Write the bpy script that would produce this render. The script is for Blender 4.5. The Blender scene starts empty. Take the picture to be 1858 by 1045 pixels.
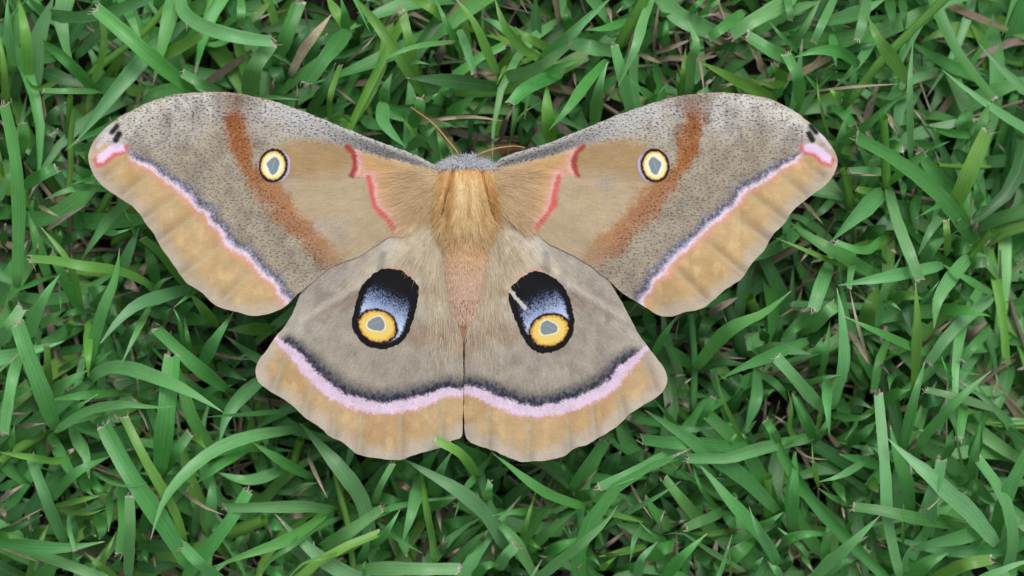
import bpy, math, random
import numpy as np
from mathutils import Vector
from mathutils.geometry import delaunay_2d_cdt

random.seed(7)
rng = np.random.default_rng(7)
scene = bpy.context.scene
COL = scene.collection

# ------------------------------------------------------------------ camera, sky, sun, exposure
U = 1.0e-4                 # one pixel of the photograph on the moth's plane is 0.1 mm
ZM = 0.030                 # height of the moth above the soil
GZ = -0.014                # the soil, 14 mm below the lowest leaves
DIST = 0.55                # camera distance above the moth
HC = ZM + DIST
cam = bpy.data.cameras.new('camera')
cam.sensor_width = 36.0
cam.lens = 36.0 * DIST / (1858 * U)
cam.clip_start = 0.01
cam.clip_end = 500.0
cam.dof.use_dof = True
cam.dof.focus_distance = DIST - 0.001
cam.dof.aperture_fstop = 16.0
cam_o = bpy.data.objects.new('camera', cam)
COL.objects.link(cam_o)
cam_o.location = (0, 0, HC)
cam_o.rotation_euler = (0, 0, 0)
scene.camera = cam_o

SUN_EL, SUN_AZ = 62.0, 20.0          # soft light from beyond the moth's head
world = bpy.data.worlds.new('World')
scene.world = world
world.use_nodes = True
nt = world.node_tree
nt.nodes.clear()
w_out = nt.nodes.new('ShaderNodeOutputWorld')
w_bg = nt.nodes.new('ShaderNodeBackground')
w_sky = nt.nodes.new('ShaderNodeTexSky')
w_sky.sky_type = 'NISHITA'
w_sky.sun_disc = False
w_sky.sun_elevation = math.radians(SUN_EL)
w_sky.sun_rotation = math.radians(SUN_AZ)
w_sky.dust_density = 3.0
w_hs = nt.nodes.new('ShaderNodeHueSaturation')
w_hs.inputs['Saturation'].default_value = 0.22
nt.links.new(w_sky.outputs[0], w_hs.inputs['Color'])
nt.links.new(w_hs.outputs[0], w_bg.inputs['Color'])
w_bg.inputs['Strength'].default_value = 0.11
nt.links.new(w_bg.outputs[0], w_out.inputs['Surface'])

sun = bpy.data.lights.new('sun', 'SUN')
sun.energy = 1.3
sun.angle = math.radians(24)
sun.color = (1.0, 0.97, 0.93)
sun_o = bpy.data.objects.new('sun', sun)
COL.objects.link(sun_o)
d = Vector((math.sin(math.radians(SUN_AZ)) * math.cos(math.radians(SUN_EL)),
            math.cos(math.radians(SUN_AZ)) * math.cos(math.radians(SUN_EL)),
            math.sin(math.radians(SUN_EL))))
sun_o.rotation_euler = d.to_track_quat('Z', 'Y').to_euler()
sun_o.location = d * 2.0

scene.view_settings.view_transform = 'Standard'
scene.view_settings.look = 'None'
scene.view_settings.gamma = 1.0
scene.view_settings.use_curve_mapping = False
scene.view_settings.exposure = 0.25

# ------------------------------------------------------------------ helpers
def W(px, py, z):
    """photo pixel at height z -> world point"""
    k = (HC - z) / DIST * U
    return np.array([(px - 929.0) * k, -(py - 522.5) * k, z])

def PX(x, y, z):
    k = (HC - z) / DIST * U
    return x / k + 929.0, -y / k + 522.5

def lin(c):
    c = np.asarray(c, float) / 255.0
    return np.where(c <= 0.04045, c / 12.92, ((c + 0.055) / 1.055) ** 2.4)

def sstep(a, b, x):
    t = np.clip((x - a) / (b - a), 0, 1)
    return t * t * (3 - 2 * t)

_perm = np.random.default_rng(3).random((512, 512))
def vnoise(x, y, seed=0):
    x = np.asarray(x, float) + seed * 37.3
    y = np.asarray(y, float) + seed * 91.7
    xi, yi = np.floor(x).astype(int), np.floor(y).astype(int)
    fx, fy = x - xi, y - yi
    fx, fy = fx * fx * (3 - 2 * fx), fy * fy * (3 - 2 * fy)
    g = lambda a, b: _perm[a % 512, b % 512]
    return (g(xi, yi) * (1 - fx) + g(xi + 1, yi) * fx) * (1 - fy) + (g(xi, yi + 1) * (1 - fx) + g(xi + 1, yi + 1) * fx) * fy

def fbm(x, y, seed=0, oct=3):
    s, a, t = 0, 1.0, 0
    for i in range(oct):
        s = s + a * vnoise(x * 2 ** i, y * 2 ** i, seed + i * 5)
        t += a
        a *= 0.5
    return s / t

def seg_dist(P, poly, closed=False):
    """distance, sign side (positive to the right of travel), arclength of the nearest point"""
    A = np.asarray(poly, float)
    B = np.roll(A, -1, axis=0)
    if not closed:
        A, B = A[:-1], B[:-1]
    best = np.full(len(P), 1e9)
    side = np.zeros(len(P))
    arc = np.zeros(len(P))
    acc = 0.0
    for a, b in zip(A, B):
        ab = b - a
        L = np.hypot(*ab)
        t = np.clip(((P - a) @ ab) / (L * L + 1e-12), 0, 1)
        q = P - (a + t[:, None] * ab)
        dd = np.hypot(q[:, 0], q[:, 1])
        m = dd < best
        cr = ab[0] * (P[:, 1] - a[1]) - ab[1] * (P[:, 0] - a[0])
        best[m] = dd[m]
        side[m] = np.sign(cr[m])
        arc[m] = acc + t[m] * L
        acc += L
    return best, side, arc

def inside(P, poly):
    A = np.asarray(poly, float)
    B = np.roll(A, -1, axis=0)
    r = np.zeros(len(P), bool)
    for a, b in zip(A, B):
        c = (a[1] > P[:, 1]) != (b[1] > P[:, 1])
        with np.errstate(divide='ignore', invalid='ignore'):
            xx = (b[0] - a[0]) * (P[:, 1] - a[1]) / (b[1] - a[1] + 1e-12) + a[0]
        r ^= c & (P[:, 0] < xx)
    return r

def sd_poly(P, poly):
    d_, _, _ = seg_dist(P, poly, True)
    return np.where(inside(P, poly), -d_, d_)

def catmull(pts, n):
    P = np.asarray(pts, float)
    if len(P) == 2:
        t = np.linspace(0, 1, n)[:, None]
        return P[0] * (1 - t) + P[1] * t
    ext = np.vstack([2 * P[0] - P[1], P, 2 * P[-1] - P[-2]])
    fine = []
    for i in range(1, len(ext) - 2):
        p0, p1, p2, p3 = ext[i - 1:i + 3]
        for t in np.linspace(0, 1, 12, endpoint=False):
            fine.append(0.5 * ((2 * p1) + (-p0 + p2) * t + (2 * p0 - 5 * p1 + 4 * p2 - p3) * t * t + (-p0 + 3 * p1 - 3 * p2 + p3) * t ** 3))
    fine.append(P[-1])
    fine = np.array(fine)
    s = np.concatenate([[0], np.cumsum(np.linalg.norm(np.diff(fine, axis=0), axis=1))])
    u = np.linspace(0, s[-1], n)
    return np.stack([np.interp(u, s, fine[:, k]) for k in range(P.shape[1])], 1)

def make_mesh(name, V, F, mat, colors=None, attrs=None, smooth=True):
    me = bpy.data.meshes.new(name)
    me.from_pydata(np.asarray(V).tolist() if not isinstance(V, list) else V, [], F if isinstance(F, list) else np.asarray(F).tolist())
    if colors is not None:
        a = me.color_attributes.new('Col', 'FLOAT_COLOR', 'POINT')
        c = np.ones((len(V), 4), np.float32)
        c[:, :3] = colors
        a.data.foreach_set('color', c.ravel())
    for k, v in (attrs or {}).items():
        v = np.asarray(v, np.float32)
        if v.ndim == 1:
            a = me.attributes.new(k, 'FLOAT', 'POINT')
            a.data.foreach_set('value', v)
        else:
            a = me.attributes.new(k, 'FLOAT_VECTOR', 'POINT')
            a.data.foreach_set('vector', v.ravel())
    if smooth:
        me.polygons.foreach_set('use_smooth', [True] * len(me.polygons))
    me.materials.append(mat)
    me.update()
    return me

def link(name, me, parent=None):
    o = bpy.data.objects.new(name, me)
    COL.objects.link(o)
    if parent is not None:
        o.parent = parent
        o.matrix_parent_inverse = parent.matrix_basis.inverted()
    return o

def tag(o, label=None, cat=None, group=None, kind=None):
    if label: o['label'] = label
    if cat: o['category'] = cat
    if group: o['group'] = group
    if kind: o['kind'] = kind
    return o

# ------------------------------------------------------------------ materials
def new_mat(name):
    m = bpy.data.materials.new(name)
    m.use_nodes = True
    n = m.node_tree.nodes
    n.clear()
    out = n.new('ShaderNodeOutputMaterial')
    b = n.new('ShaderNodeBsdfPrincipled')
    m.node_tree.links.new(b.outputs[0], out.inputs['Surface'])
    return m, m.node_tree, b, out

def attr(nt_, name, kind='Fac'):
    a = nt_.nodes.new('ShaderNodeAttribute')
    a.attribute_name = name
    return a.outputs[kind]

def math_n(nt_, op, a, b=None, c=None):
    n = nt_.nodes.new('ShaderNodeMath')
    n.operation = op
    for i, v in enumerate((a, b, c)):
        if v is None: continue
        if isinstance(v, (int, float)):
            n.inputs[i].default_value = v
        else:
            nt_.links.new(v, n.inputs[i])
    return n.outputs[0]

def ramp(nt_, v, a, b, lo=0.0, hi=1.0):
    n = nt_.nodes.new('ShaderNodeMapRange')
    n.interpolation_type = 'SMOOTHSTEP'
    n.inputs['From Min'].default_value = a
    n.inputs['From Max'].default_value = b
    n.inputs['To Min'].default_value = lo
    n.inputs['To Max'].default_value = hi
    nt_.links.new(v, n.inputs['Value'])
    return n.outputs[0]

def mix(nt_, fac, a, b, mode='MIX'):
    n = nt_.nodes.new('ShaderNodeMix')
    n.data_type = 'RGBA'
    n.blend_type = mode
    for sock, v in ((n.inputs[0], fac), (n.inputs[6], a), (n.inputs[7], b)):
        if isinstance(v, (int, float)):
            sock.default_value = v
        elif isinstance(v, (tuple, list)):
            sock.default_value = (*v, 1.0)
        else:
            nt_.links.new(v, sock)
    return n.outputs[2]

def noise(nt_, vec, scale, detail=2.0, rough=0.5, vscale=None):
    if vscale is not None:
        m = nt_.nodes.new('ShaderNodeVectorMath')
        m.operation = 'MULTIPLY'
        m.inputs[1].default_value = vscale
        nt_.links.new(vec, m.inputs[0])
        vec = m.outputs[0]
    n = nt_.nodes.new('ShaderNodeTexNoise')
    n.inputs['Scale'].default_value = scale
    n.inputs['Detail'].default_value = detail
    n.inputs['Roughness'].default_value = rough
    nt_.links.new(vec, n.inputs['Vector'])
    return n.outputs['Fac']

def grey(nt_, v):
    n = nt_.nodes.new('ShaderNodeCombineColor')
    for i in range(3):
        nt_.links.new(v, n.inputs[i])
    return n.outputs[0]

def blade_material():
    m, t, b, out = new_mat('grass_leaf')
    buv = attr(t, 'buv', 'Vector')          # x across (-1..1), y along in mm, z per-leaf seed
    col = attr(t, 'Col', 'Color')
    pale = attr(t, 'dry')
    sep = t.nodes.new('ShaderNodeSeparateXYZ')
    t.links.new(buv, sep.inputs[0])
    # parallel veins
    v1 = math_n(t, 'SINE', math_n(t, 'MULTIPLY', sep.outputs[0], 34.0))
    v2 = math_n(t, 'SINE', math_n(t, 'MULTIPLY_ADD', sep.outputs[0], 13.0, sep.outputs[2]))
    veins = math_n(t, 'ADD', math_n(t, 'MULTIPLY', v1, 0.015), math_n(t, 'MULTIPLY', v2, 0.05))
    streak = noise(t, buv, 1.0, 3.0, 0.6, (5.0, 0.10, 3.0))
    blotch = noise(t, buv, 1.0, 3.0, 0.55, (0.9, 0.42, 7.0))
    k = math_n(t, 'ADD', math_n(t, 'ADD', veins, 0.62), math_n(t, 'ADD', math_n(t, 'MULTIPLY', streak, 0.45), math_n(t, 'MULTIPLY', blotch, 0.30)))
    c = mix(t, 1.0, col, grey(t, k), 'MULTIPLY')
    # pale midrib
    mid = ramp(t, math_n(t, 'ABSOLUTE', sep.outputs[0]), 0.14, 0.02)
    c = mix(t, math_n(t, 'MULTIPLY', mid, 0.28), c, (0.20, 0.42, 0.18))
    # worn pale flecks and small brown spots
    fleck = ramp(t, noise(t, buv, 1.0, 4.0, 0.65, (2.2, 1.1, 5.0)), 0.66, 0.76)
    c = mix(t, math_n(t, 'MULTIPLY', fleck, 0.38), c, (0.32, 0.42, 0.26))
    spot = ramp(t, noise(t, buv, 1.0, 1.0, 0.5, (1.7, 0.9, 11.0)), 0.755, 0.80)
    c = mix(t, math_n(t, 'MULTIPLY', spot, 0.6), c, (0.13, 0.10, 0.05))
    # dried ends
    dn = noise(t, buv, 1.0, 3.0, 0.6, (3.0, 2.0, 3.0))
    dcol = mix(t, ramp(t, dn, 0.35, 0.65), (0.28, 0.21, 0.15), (0.68, 0.63, 0.54))
    c = mix(t, ramp(t, math_n(t, 'ADD', pale, math_n(t, 'MULTIPLY_ADD', dn, 0.24, -0.12)), 0.42, 0.62), c, dcol)
    t.links.new(c, b.inputs['Base Color'])
    b.inputs['Roughness'].default_value = 0.40
    b.inputs['Specular IOR Level'].default_value = 0.55
    bump = t.nodes.new('ShaderNodeBump')
    bump.inputs['Strength'].default_value = 0.12
    bump.inputs['Distance'].default_value = 0.0001
    t.links.new(math_n(t, 'ADD', v1, math_n(t, 'MULTIPLY', streak, 2.5)), bump.inputs['Height'])
    t.links.new(bump.outputs[0], b.inputs['Normal'])
    tr = t.nodes.new('ShaderNodeBsdfTranslucent')
    tc = mix(t, 1.0, c, (1.15, 1.25, 0.55), 'MULTIPLY')
    t.links.new(tc, tr.inputs['Color'])
    mx = t.nodes.new('ShaderNodeMixShader')
    mx.inputs[0].default_value = 0.24
    t.links.new(b.outputs[0], mx.inputs[1])
    t.links.new(tr.outputs[0], mx.inputs[2])
    t.links.new(mx.outputs[0], out.inputs['Surface'])
    return m

def straw_material():
    m, t, b, out = new_mat('dry_straw')
    buv = attr(t, 'buv', 'Vector')
    col = attr(t, 'Col', 'Color')
    s = noise(t, buv, 1.0, 3.0, 0.6, (5.0, 0.25, 3.0))
    bl = noise(t, buv, 1.0, 3.0, 0.6, (1.0, 0.6, 3.0))
    k = math_n(t, 'ADD', math_n(t, 'MULTIPLY', s, 0.9), math_n(t, 'MULTIPLY_ADD', bl, 0.9, 0.1))
    t.links.new(mix(t, 1.0, col, grey(t, k), 'MULTIPLY'), b.inputs['Base Color'])
    b.inputs['Roughness'].default_value = 0.7
    b.inputs['Specular IOR Level'].default_value = 0.25
    bump = t.nodes.new('ShaderNodeBump')
    bump.inputs['Strength'].default_value = 0.5
    bump.inputs['Distance'].default_value = 0.0001
    t.links.new(s, bump.inputs['Height'])
    t.links.new(bump.outputs[0], b.inputs['Normal'])
    return m

def wing_material():
    m, t, b, out = new_mat('moth_wing_scales')
    puv = attr(t, 'puv', 'Vector')          # photo pixels / 10
    ruv = attr(t, 'ruv', 'Vector')          # polar about the wing root
    col = attr(t, 'Col', 'Color')
    spk = attr(t, 'speck')
    hair = attr(t, 'hair')
    n1 = noise(t, puv, 1.0, 2.0, 0.6, (1.9, 2.9, 1.0))
    n2 = noise(t, puv, 1.0, 2.0, 0.6, (2.4, 3.3, 4.0))
    n3 = noise(t, puv, 1.0, 3.0, 0.6, (0.35, 0.45, 1.0))
    dark = math_n(t, 'MULTIPLY', ramp(t, n1, 0.50, 0.645), spk)
    lite = math_n(t, 'MULTIPLY', ramp(t, n2, 0.54, 0.70), math_n(t, 'MULTIPLY', spk, 0.55))
    c = mix(t, lite, col, mix(t, 0.35, mix(t, 1.0, col, (1.5, 1.5, 1.5), 'MULTIPLY'), (0.60, 0.58, 0.55)))
    c = mix(t, math_n(t, 'MULTIPLY', dark, 0.80), c, (0.035, 0.035, 0.04))
    st = noise(t, ruv, 1.0, 3.0, 0.65)
    fine = noise(t, puv, 1.0, 2.0, 0.6, (4.0, 4.0, 1.0))
    k = math_n(t, 'ADD', math_n(t, 'MULTIPLY', math_n(t, 'SUBTRACT', st, 0.5), math_n(t, 'MULTIPLY', hair, 1.5)),
               math_n(t, 'ADD', math_n(t, 'MULTIPLY_ADD', fine, 0.55, 0.725), math_n(t, 'MULTIPLY_ADD', n3, 0.40, -0.20)))
    c = mix(t, 1.0, c, grey(t, k), 'MULTIPLY')
    t.links.new(c, b.inputs['Base Color'])
    b.inputs['Roughness'].default_value = 0.85
    b.inputs['Specular IOR Level'].default_value = 0.12
    b.inputs['Sheen Weight'].default_value = 0.12
    b.inputs['Sheen Roughness'].default_value = 0.5
    bump = t.nodes.new('ShaderNodeBump')
    bump.inputs['Strength'].default_value = 0.5
    bump.inputs['Distance'].default_value = 0.00012
    t.links.new(math_n(t, 'ADD', n1, math_n(t, 'MULTIPLY', st, hair)), bump.inputs['Height'])
    t.links.new(bump.outputs[0], b.inputs['Normal'])
    return m

def plain_attr_material(name, rough=0.8, spec=0.15, nscale=3000.0, amt=0.5, sheen=0.0):
    m, t, b, out = new_mat(name)
    col = attr(t, 'Col', 'Color')
    tc = t.nodes.new('ShaderNodeTexCoord')
    n = noise(t, tc.outputs['Object'], nscale, 3.0, 0.6)
    k = math_n(t, 'MULTIPLY_ADD', n, amt, 1.0 - amt * 0.5)
    t.links.new(mix(t, 1.0, col, grey(t, k), 'MULTIPLY'), b.inputs['Base Color'])
    b.inputs['Roughness'].default_value = rough
    b.inputs['Specular IOR Level'].default_value = spec
    b.inputs['Sheen Weight'].default_value = sheen
    return m

def soil_material():
    m, t, b, out = new_mat('soil')
    tc = t.nodes.new('ShaderNodeTexCoord')
    n = noise(t, tc.outputs['Object'], 160.0, 6.0, 0.65)
    n2 = noise(t, tc.outputs['Object'], 900.0, 4.0, 0.6)
    c = mix(t, ramp(t, n, 0.35, 0.65), (0.018, 0.014, 0.010), (0.050, 0.038, 0.027))
    c = mix(t, ramp(t, n2, 0.62, 0.72), c, (0.10, 0.08, 0.055))
    t.links.new(c, b.inputs['Base Color'])
    b.inputs['Roughness'].default_value = 0.95
    bump = t.nodes.new('ShaderNodeBump')
    bump.inputs['Strength'].default_value = 0.8
    bump.inputs['Distance'].default_value = 0.001
    t.links.new(n2, bump.inputs['Height'])
    t.links.new(bump.outputs[0], b.inputs['Normal'])
    return m

M_LEAF = blade_material()
M_STRAW = straw_material()
M_WING = wing_material()
M_SPOT = plain_attr_material('eyespot_scales', 0.75, 0.15, 9000.0, 0.35)
M_BODY = plain_attr_material('moth_body', 0.9, 0.1, 6000.0, 0.7, 0.2)
M_HAIR = plain_attr_material('moth_fur', 0.6, 0.3, 1500.0, 0.4)
M_SOIL = soil_material()

# ------------------------------------------------------------------ ground
def build_ground():
    # fine uneven soil near the moth, growing coarser out to the horizon
    r = np.concatenate([[0.0], np.linspace(0.01, 0.6, 60), np.geomspace(0.65, 150, 30)])
    na = 96
    V, F = [], []
    for i, rr in enumerate(r):
        for a in range(na):
            th = 2 * math.pi * a / na
            x, y = rr * math.cos(th), rr * math.sin(th)
            z = (fbm(np.array([x * 60 + 50]), np.array([y * 60 + 50]), 2, 4)[0] - 0.5) * 0.005 if rr < 3 else 0.0
            V.append((x, y, z + GZ))
    for i in range(len(r) - 1):
        for a in range(na):
            a2 = (a + 1) % na
            if i == 0:
                F.append((0, na + a, na + a2))
            else:
                F.append((i * na + a, (i + 1) * na + a, (i + 1) * na + a2, i * na + a2))
    me = make_mesh('ground', V, F, M_SOIL)
    tag(link('ground', me), 'dark bare soil showing between the grass stems', 'ground', kind='structure')
build_ground()

# ------------------------------------------------------------------ the moth: outlines (photo pixels)
FW_L = [(793, 301), (751, 280), (697, 260), (647, 241), (600, 222), (553, 203), (503, 185), (460, 175), (420, 168), (377, 167), (334, 169), (291, 178), (258, 191), (226, 207), (200, 225), (179, 245), (164, 267), (160, 286), (164, 304), (172, 321), (183, 334), (196, 345), (220, 361), (241, 375), (256, 392), (265, 407), (278, 422), (289, 444), (299, 459), (312, 476), (325, 496), (338, 513), (353, 522), (368, 532), (385, 549), (407, 560), (435, 567), (452, 572), (469, 573), (493, 568), (519, 555), (541, 533), (571, 509), (597, 488), (629, 474), (655, 463), (683, 445), (702, 432), (718, 429), (735, 429), (752, 416), (768, 401), (790, 386), (815, 380), (815, 305)]
FW_R = [(898, 297), (911, 286), (948, 273), (991, 261), (1034, 244), (1077, 226), (1120, 209), (1162, 194), (1204, 181), (1246, 172), (1289, 168), (1332, 169), (1375, 174), (1408, 184), (1440, 201), (1466, 220), (1483, 236), (1502, 256), (1515, 276), (1520, 295), (1515, 312), (1504, 329), (1491, 340), (1472, 355), (1449, 373), (1436, 386), (1425, 403), (1412, 416), (1401, 429), (1390, 448), (1382, 459), (1369, 472), (1358, 487), (1347, 504), (1332, 515), (1315, 526), (1298, 541), (1281, 556), (1263, 563), (1242, 567), (1225, 573), (1210, 574), (1195, 572), (1175, 560), (1158, 549), (1130, 532), (1107, 511), (1077, 487), (1045, 466), (1012, 450), (995, 442), (974, 424), (956, 428), (937, 411), (917, 394), (895, 384), (875, 380), (875, 305)]
HW_L = [(812, 380), (802, 403), (808, 452), (816, 489), (825, 532), (833, 570), (838, 600), (840, 642), (841, 700), (840, 751), (838, 791), (818, 800), (799, 812), (772, 819), (745, 828), (725, 835), (695, 833), (668, 829), (649, 824), (635, 814), (619, 801), (600, 793), (584, 778), (567, 767), (551, 756), (532, 737), (510, 721), (485, 707), (470, 694), (464, 675), (469, 655), (483, 636), (502, 609), (518, 589), (532, 566), (541, 543), (551, 522), (590, 470), (660, 420), (740, 385)]
HW_R = [(880, 380), (890, 397), (885, 416), (874, 455), (864, 502), (853, 550), (847, 585), (845, 601), (843, 669), (842, 751), (844, 789), (851, 800), (867, 809), (894, 817), (922, 830), (946, 838), (971, 837), (1004, 833), (1025, 827), (1042, 814), (1064, 807), (1085, 795), (1113, 778), (1129, 764), (1143, 751), (1164, 737), (1186, 724), (1200, 713), (1210, 696), (1208, 675), (1194, 653), (1164, 614), (1148, 586), (1128, 548), (1109, 515), (1085, 465), (1030, 420), (950, 385)]
MIR = 1684.0
def mirror(poly): return [(MIR - x, y) for x, y in poly]

SIDE = {
 'L': dict(fw=FW_L, hw=HW_L,
   fpm=[(226, 278), (243, 286), (269, 301), (301, 321), (334, 345), (347, 362), (372, 384), (398, 416), (411, 435), (446, 463), (469, 487), (493, 508), (517, 543), (524, 556)],
   hpm=[(495, 606), (505, 620), (532, 642), (551, 664), (573, 688), (603, 713), (635, 729), (668, 738), (701, 741), (734, 737), (766, 729), (794, 718), (815, 710), (845, 713)],
   am1=[(630, 267), (641, 278), (645, 291), (643, 308), (638, 319)],
   am2=[(668, 322), (673, 338), (676, 357), (681, 375), (700, 394), (715, 414)],
   fe=(495.5, 300.4), hs=(0.0, 0.0)),
 'R': dict(fw=mirror(FW_R), hw=mirror(HW_R),
   fpm=mirror([(1466, 278), (1446, 288), (1418, 303), (1386, 321), (1354, 341), (1339, 362), (1309, 390), (1281, 414), (1250, 444), (1223, 470), (1201, 493), (1180, 517), (1164, 545), (1158, 558)]),
   hpm=mirror([(1178, 628), (1167, 639), (1134, 669), (1113, 696), (1085, 715), (1053, 729), (1014, 743), (976, 748), (944, 743), (908, 732), (873, 715), (845, 707), (838, 706)]),
   am1=mirror([(1059, 265), (1047, 276), (1041, 291), (1043, 308), (1049, 319)]),
   am2=mirror([(1014, 321), (1010, 338), (1005, 357), (1005, 371), (991, 392), (973, 414)]),
   fe=(MIR - 1188.8, 300.4), hs=(2.5, 8.0)),
}
FVEINS = [[(235, 288), (196, 322)], [(273, 316), (226, 356)], [(332, 348), (262, 400)], [(362, 386), (292, 438)], [(409, 437), (332, 500)], [(463, 487), (410, 540)]]
HVEINS = [[(726, 742), (726, 835)], [(798, 722), (800, 812)], [(657, 740), (652, 824)], [(613, 722), (604, 792)], [(569, 690), (552, 752)], [(518, 645), (497, 706)]]

def bez_smooth(poly, step=4.0):
    """closed smooth outline"""
    P = np.asarray(poly, float)
    n = len(P)
    out = []
    for i in range(n):
        p0, p1, p2, p3 = P[i - 1], P[i], P[(i + 1) % n], P[(i + 2) % n]
        k = max(1, int(np.hypot(*(p2 - p1)) / step))
        for j in range(k):
            t = j / k
            out.append(0.5 * ((2 * p1) + (-p0 + p2) * t + (2 * p0 - 5 * p1 + 4 * p2 - p3) * t * t + (-p0 + 3 * p1 - 3 * p2 + p3) * t ** 3))
    return np.array(out)

def triangulate(outline, h, seed):
    mn, mx_ = outline.min(0), outline.max(0)
    r_ = np.random.default_rng(seed)
    xs = np.arange(mn[0], mx_[0], h)
    ys = np.arange(mn[1], mx_[1], h * 0.9)
    gx, gy = np.meshgrid(xs, ys)
    gx[1::2] += h / 2
    G = np.stack([gx.ravel(), gy.ravel()], 1)
    G += r_.uniform(-0.18, 0.18, G.shape) * h
    G = G[inside(G, outline)]
    dd, _, _ = seg_dist(G, outline, True)
    G = G[dd > h * 0.55]
    allp = np.vstack([outline, G])
    n = len(outline)
    edges = [(i, (i + 1) % n) for i in range(n)]
    vs, _, fs, _, _, _ = delaunay_2d_cdt([Vector(p) for p in allp], edges, [], 1, 1e-5)
    return np.array([(v.x, v.y) for v in vs]), [list(f) for f in fs]

def fw_height(P, S):
    root = np.array([795.0, 340.0])
    r = np.hypot(*(P - root).T) / 650.0
    lead = S['fw'][:17]
    dl, _, _ = seg_dist(P, lead)
    z = 0.0326 - 0.0034 * r ** 1.6
    z = z - 0.0007 * np.exp(-dl / 7.0) + 0.0004 * np.exp(-((dl - 26) / 20.0) ** 2)
    z = z + (fbm(P[:, 0] / 130, P[:, 1] / 130, 3) - 0.5) * 0.0011
    pm, side, _ = seg_dist(P, S['fpm'])
    outer = np.clip(np.where(side > 0, pm, 0) / 45.0, 0, 1)
    for v in FVEINS:
        dv, sd_, _ = seg_dist(P, v)
        z = z - 0.00046 * np.exp(-(dv / 11.0) ** 2) * (0.25 + 0.75 * outer)
        z = z + 0.00014 * np.exp(-((dv - 20) / 12.0) ** 2) * outer
    # folded strip near the body and the cell vein
    for v in ([(636, 321), (700, 303), (790, 318)], [(668, 322), (560, 330), (430, 330)], [(760, 350), (690, 400), (610, 470)]):
        dv, _, _ = seg_dist(P, v)
        z = z - 0.00010 * np.exp(-(dv / 6.0) ** 2)
    tr, _, _ = seg_dist(P, S['fw'][42:52])
    k = np.exp(-(tr / 30.0) ** 2) * sstep(300, 350, P[:, 1])
    z = z * (1 - k) + (hw_height(P, S) + 0.00030) * k
    return z

def hw_height(P, S):
    root = np.array([800.0, 390.0])
    r = np.hypot(*(P - root).T) / 450.0
    z = 0.0315 - 0.0029 * r ** 1.5
    z = z + (fbm(P[:, 0] / 110, P[:, 1] / 110, 8) - 0.5) * 0.0009
    pm, side, _ = seg_dist(P, S['hpm'])
    outer = np.clip(np.where(side > 0, pm, 0) / 45.0, 0, 1)
    for v in HVEINS:
        dv, _, _ = seg_dist(P, v)
        z = z - 0.00042 * np.exp(-(dv / 9.0) ** 2) * (0.2 + 0.8 * outer)
        z = z + 0.00014 * np.exp(-((dv - 20) / 12.0) ** 2) * outer
    dv, _, _ = seg_dist(P, [(745, 420), (690, 483), (655, 515), (600, 548), (545, 582)])
    z = z + 0.00028 * np.exp(-(dv / 9.0) ** 2)
    # the inner edge dips beside the abdomen
    z = z - 0.0010 * np.exp(-np.abs(P[:, 0] - 841.0) / 16.0) * sstep(560, 640, P[:, 1])
    return z

def blend(c, m, col):
    m = np.clip(m, 0, 1)[:, None]
    return c * (1 - m) + lin(col) * m

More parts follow.
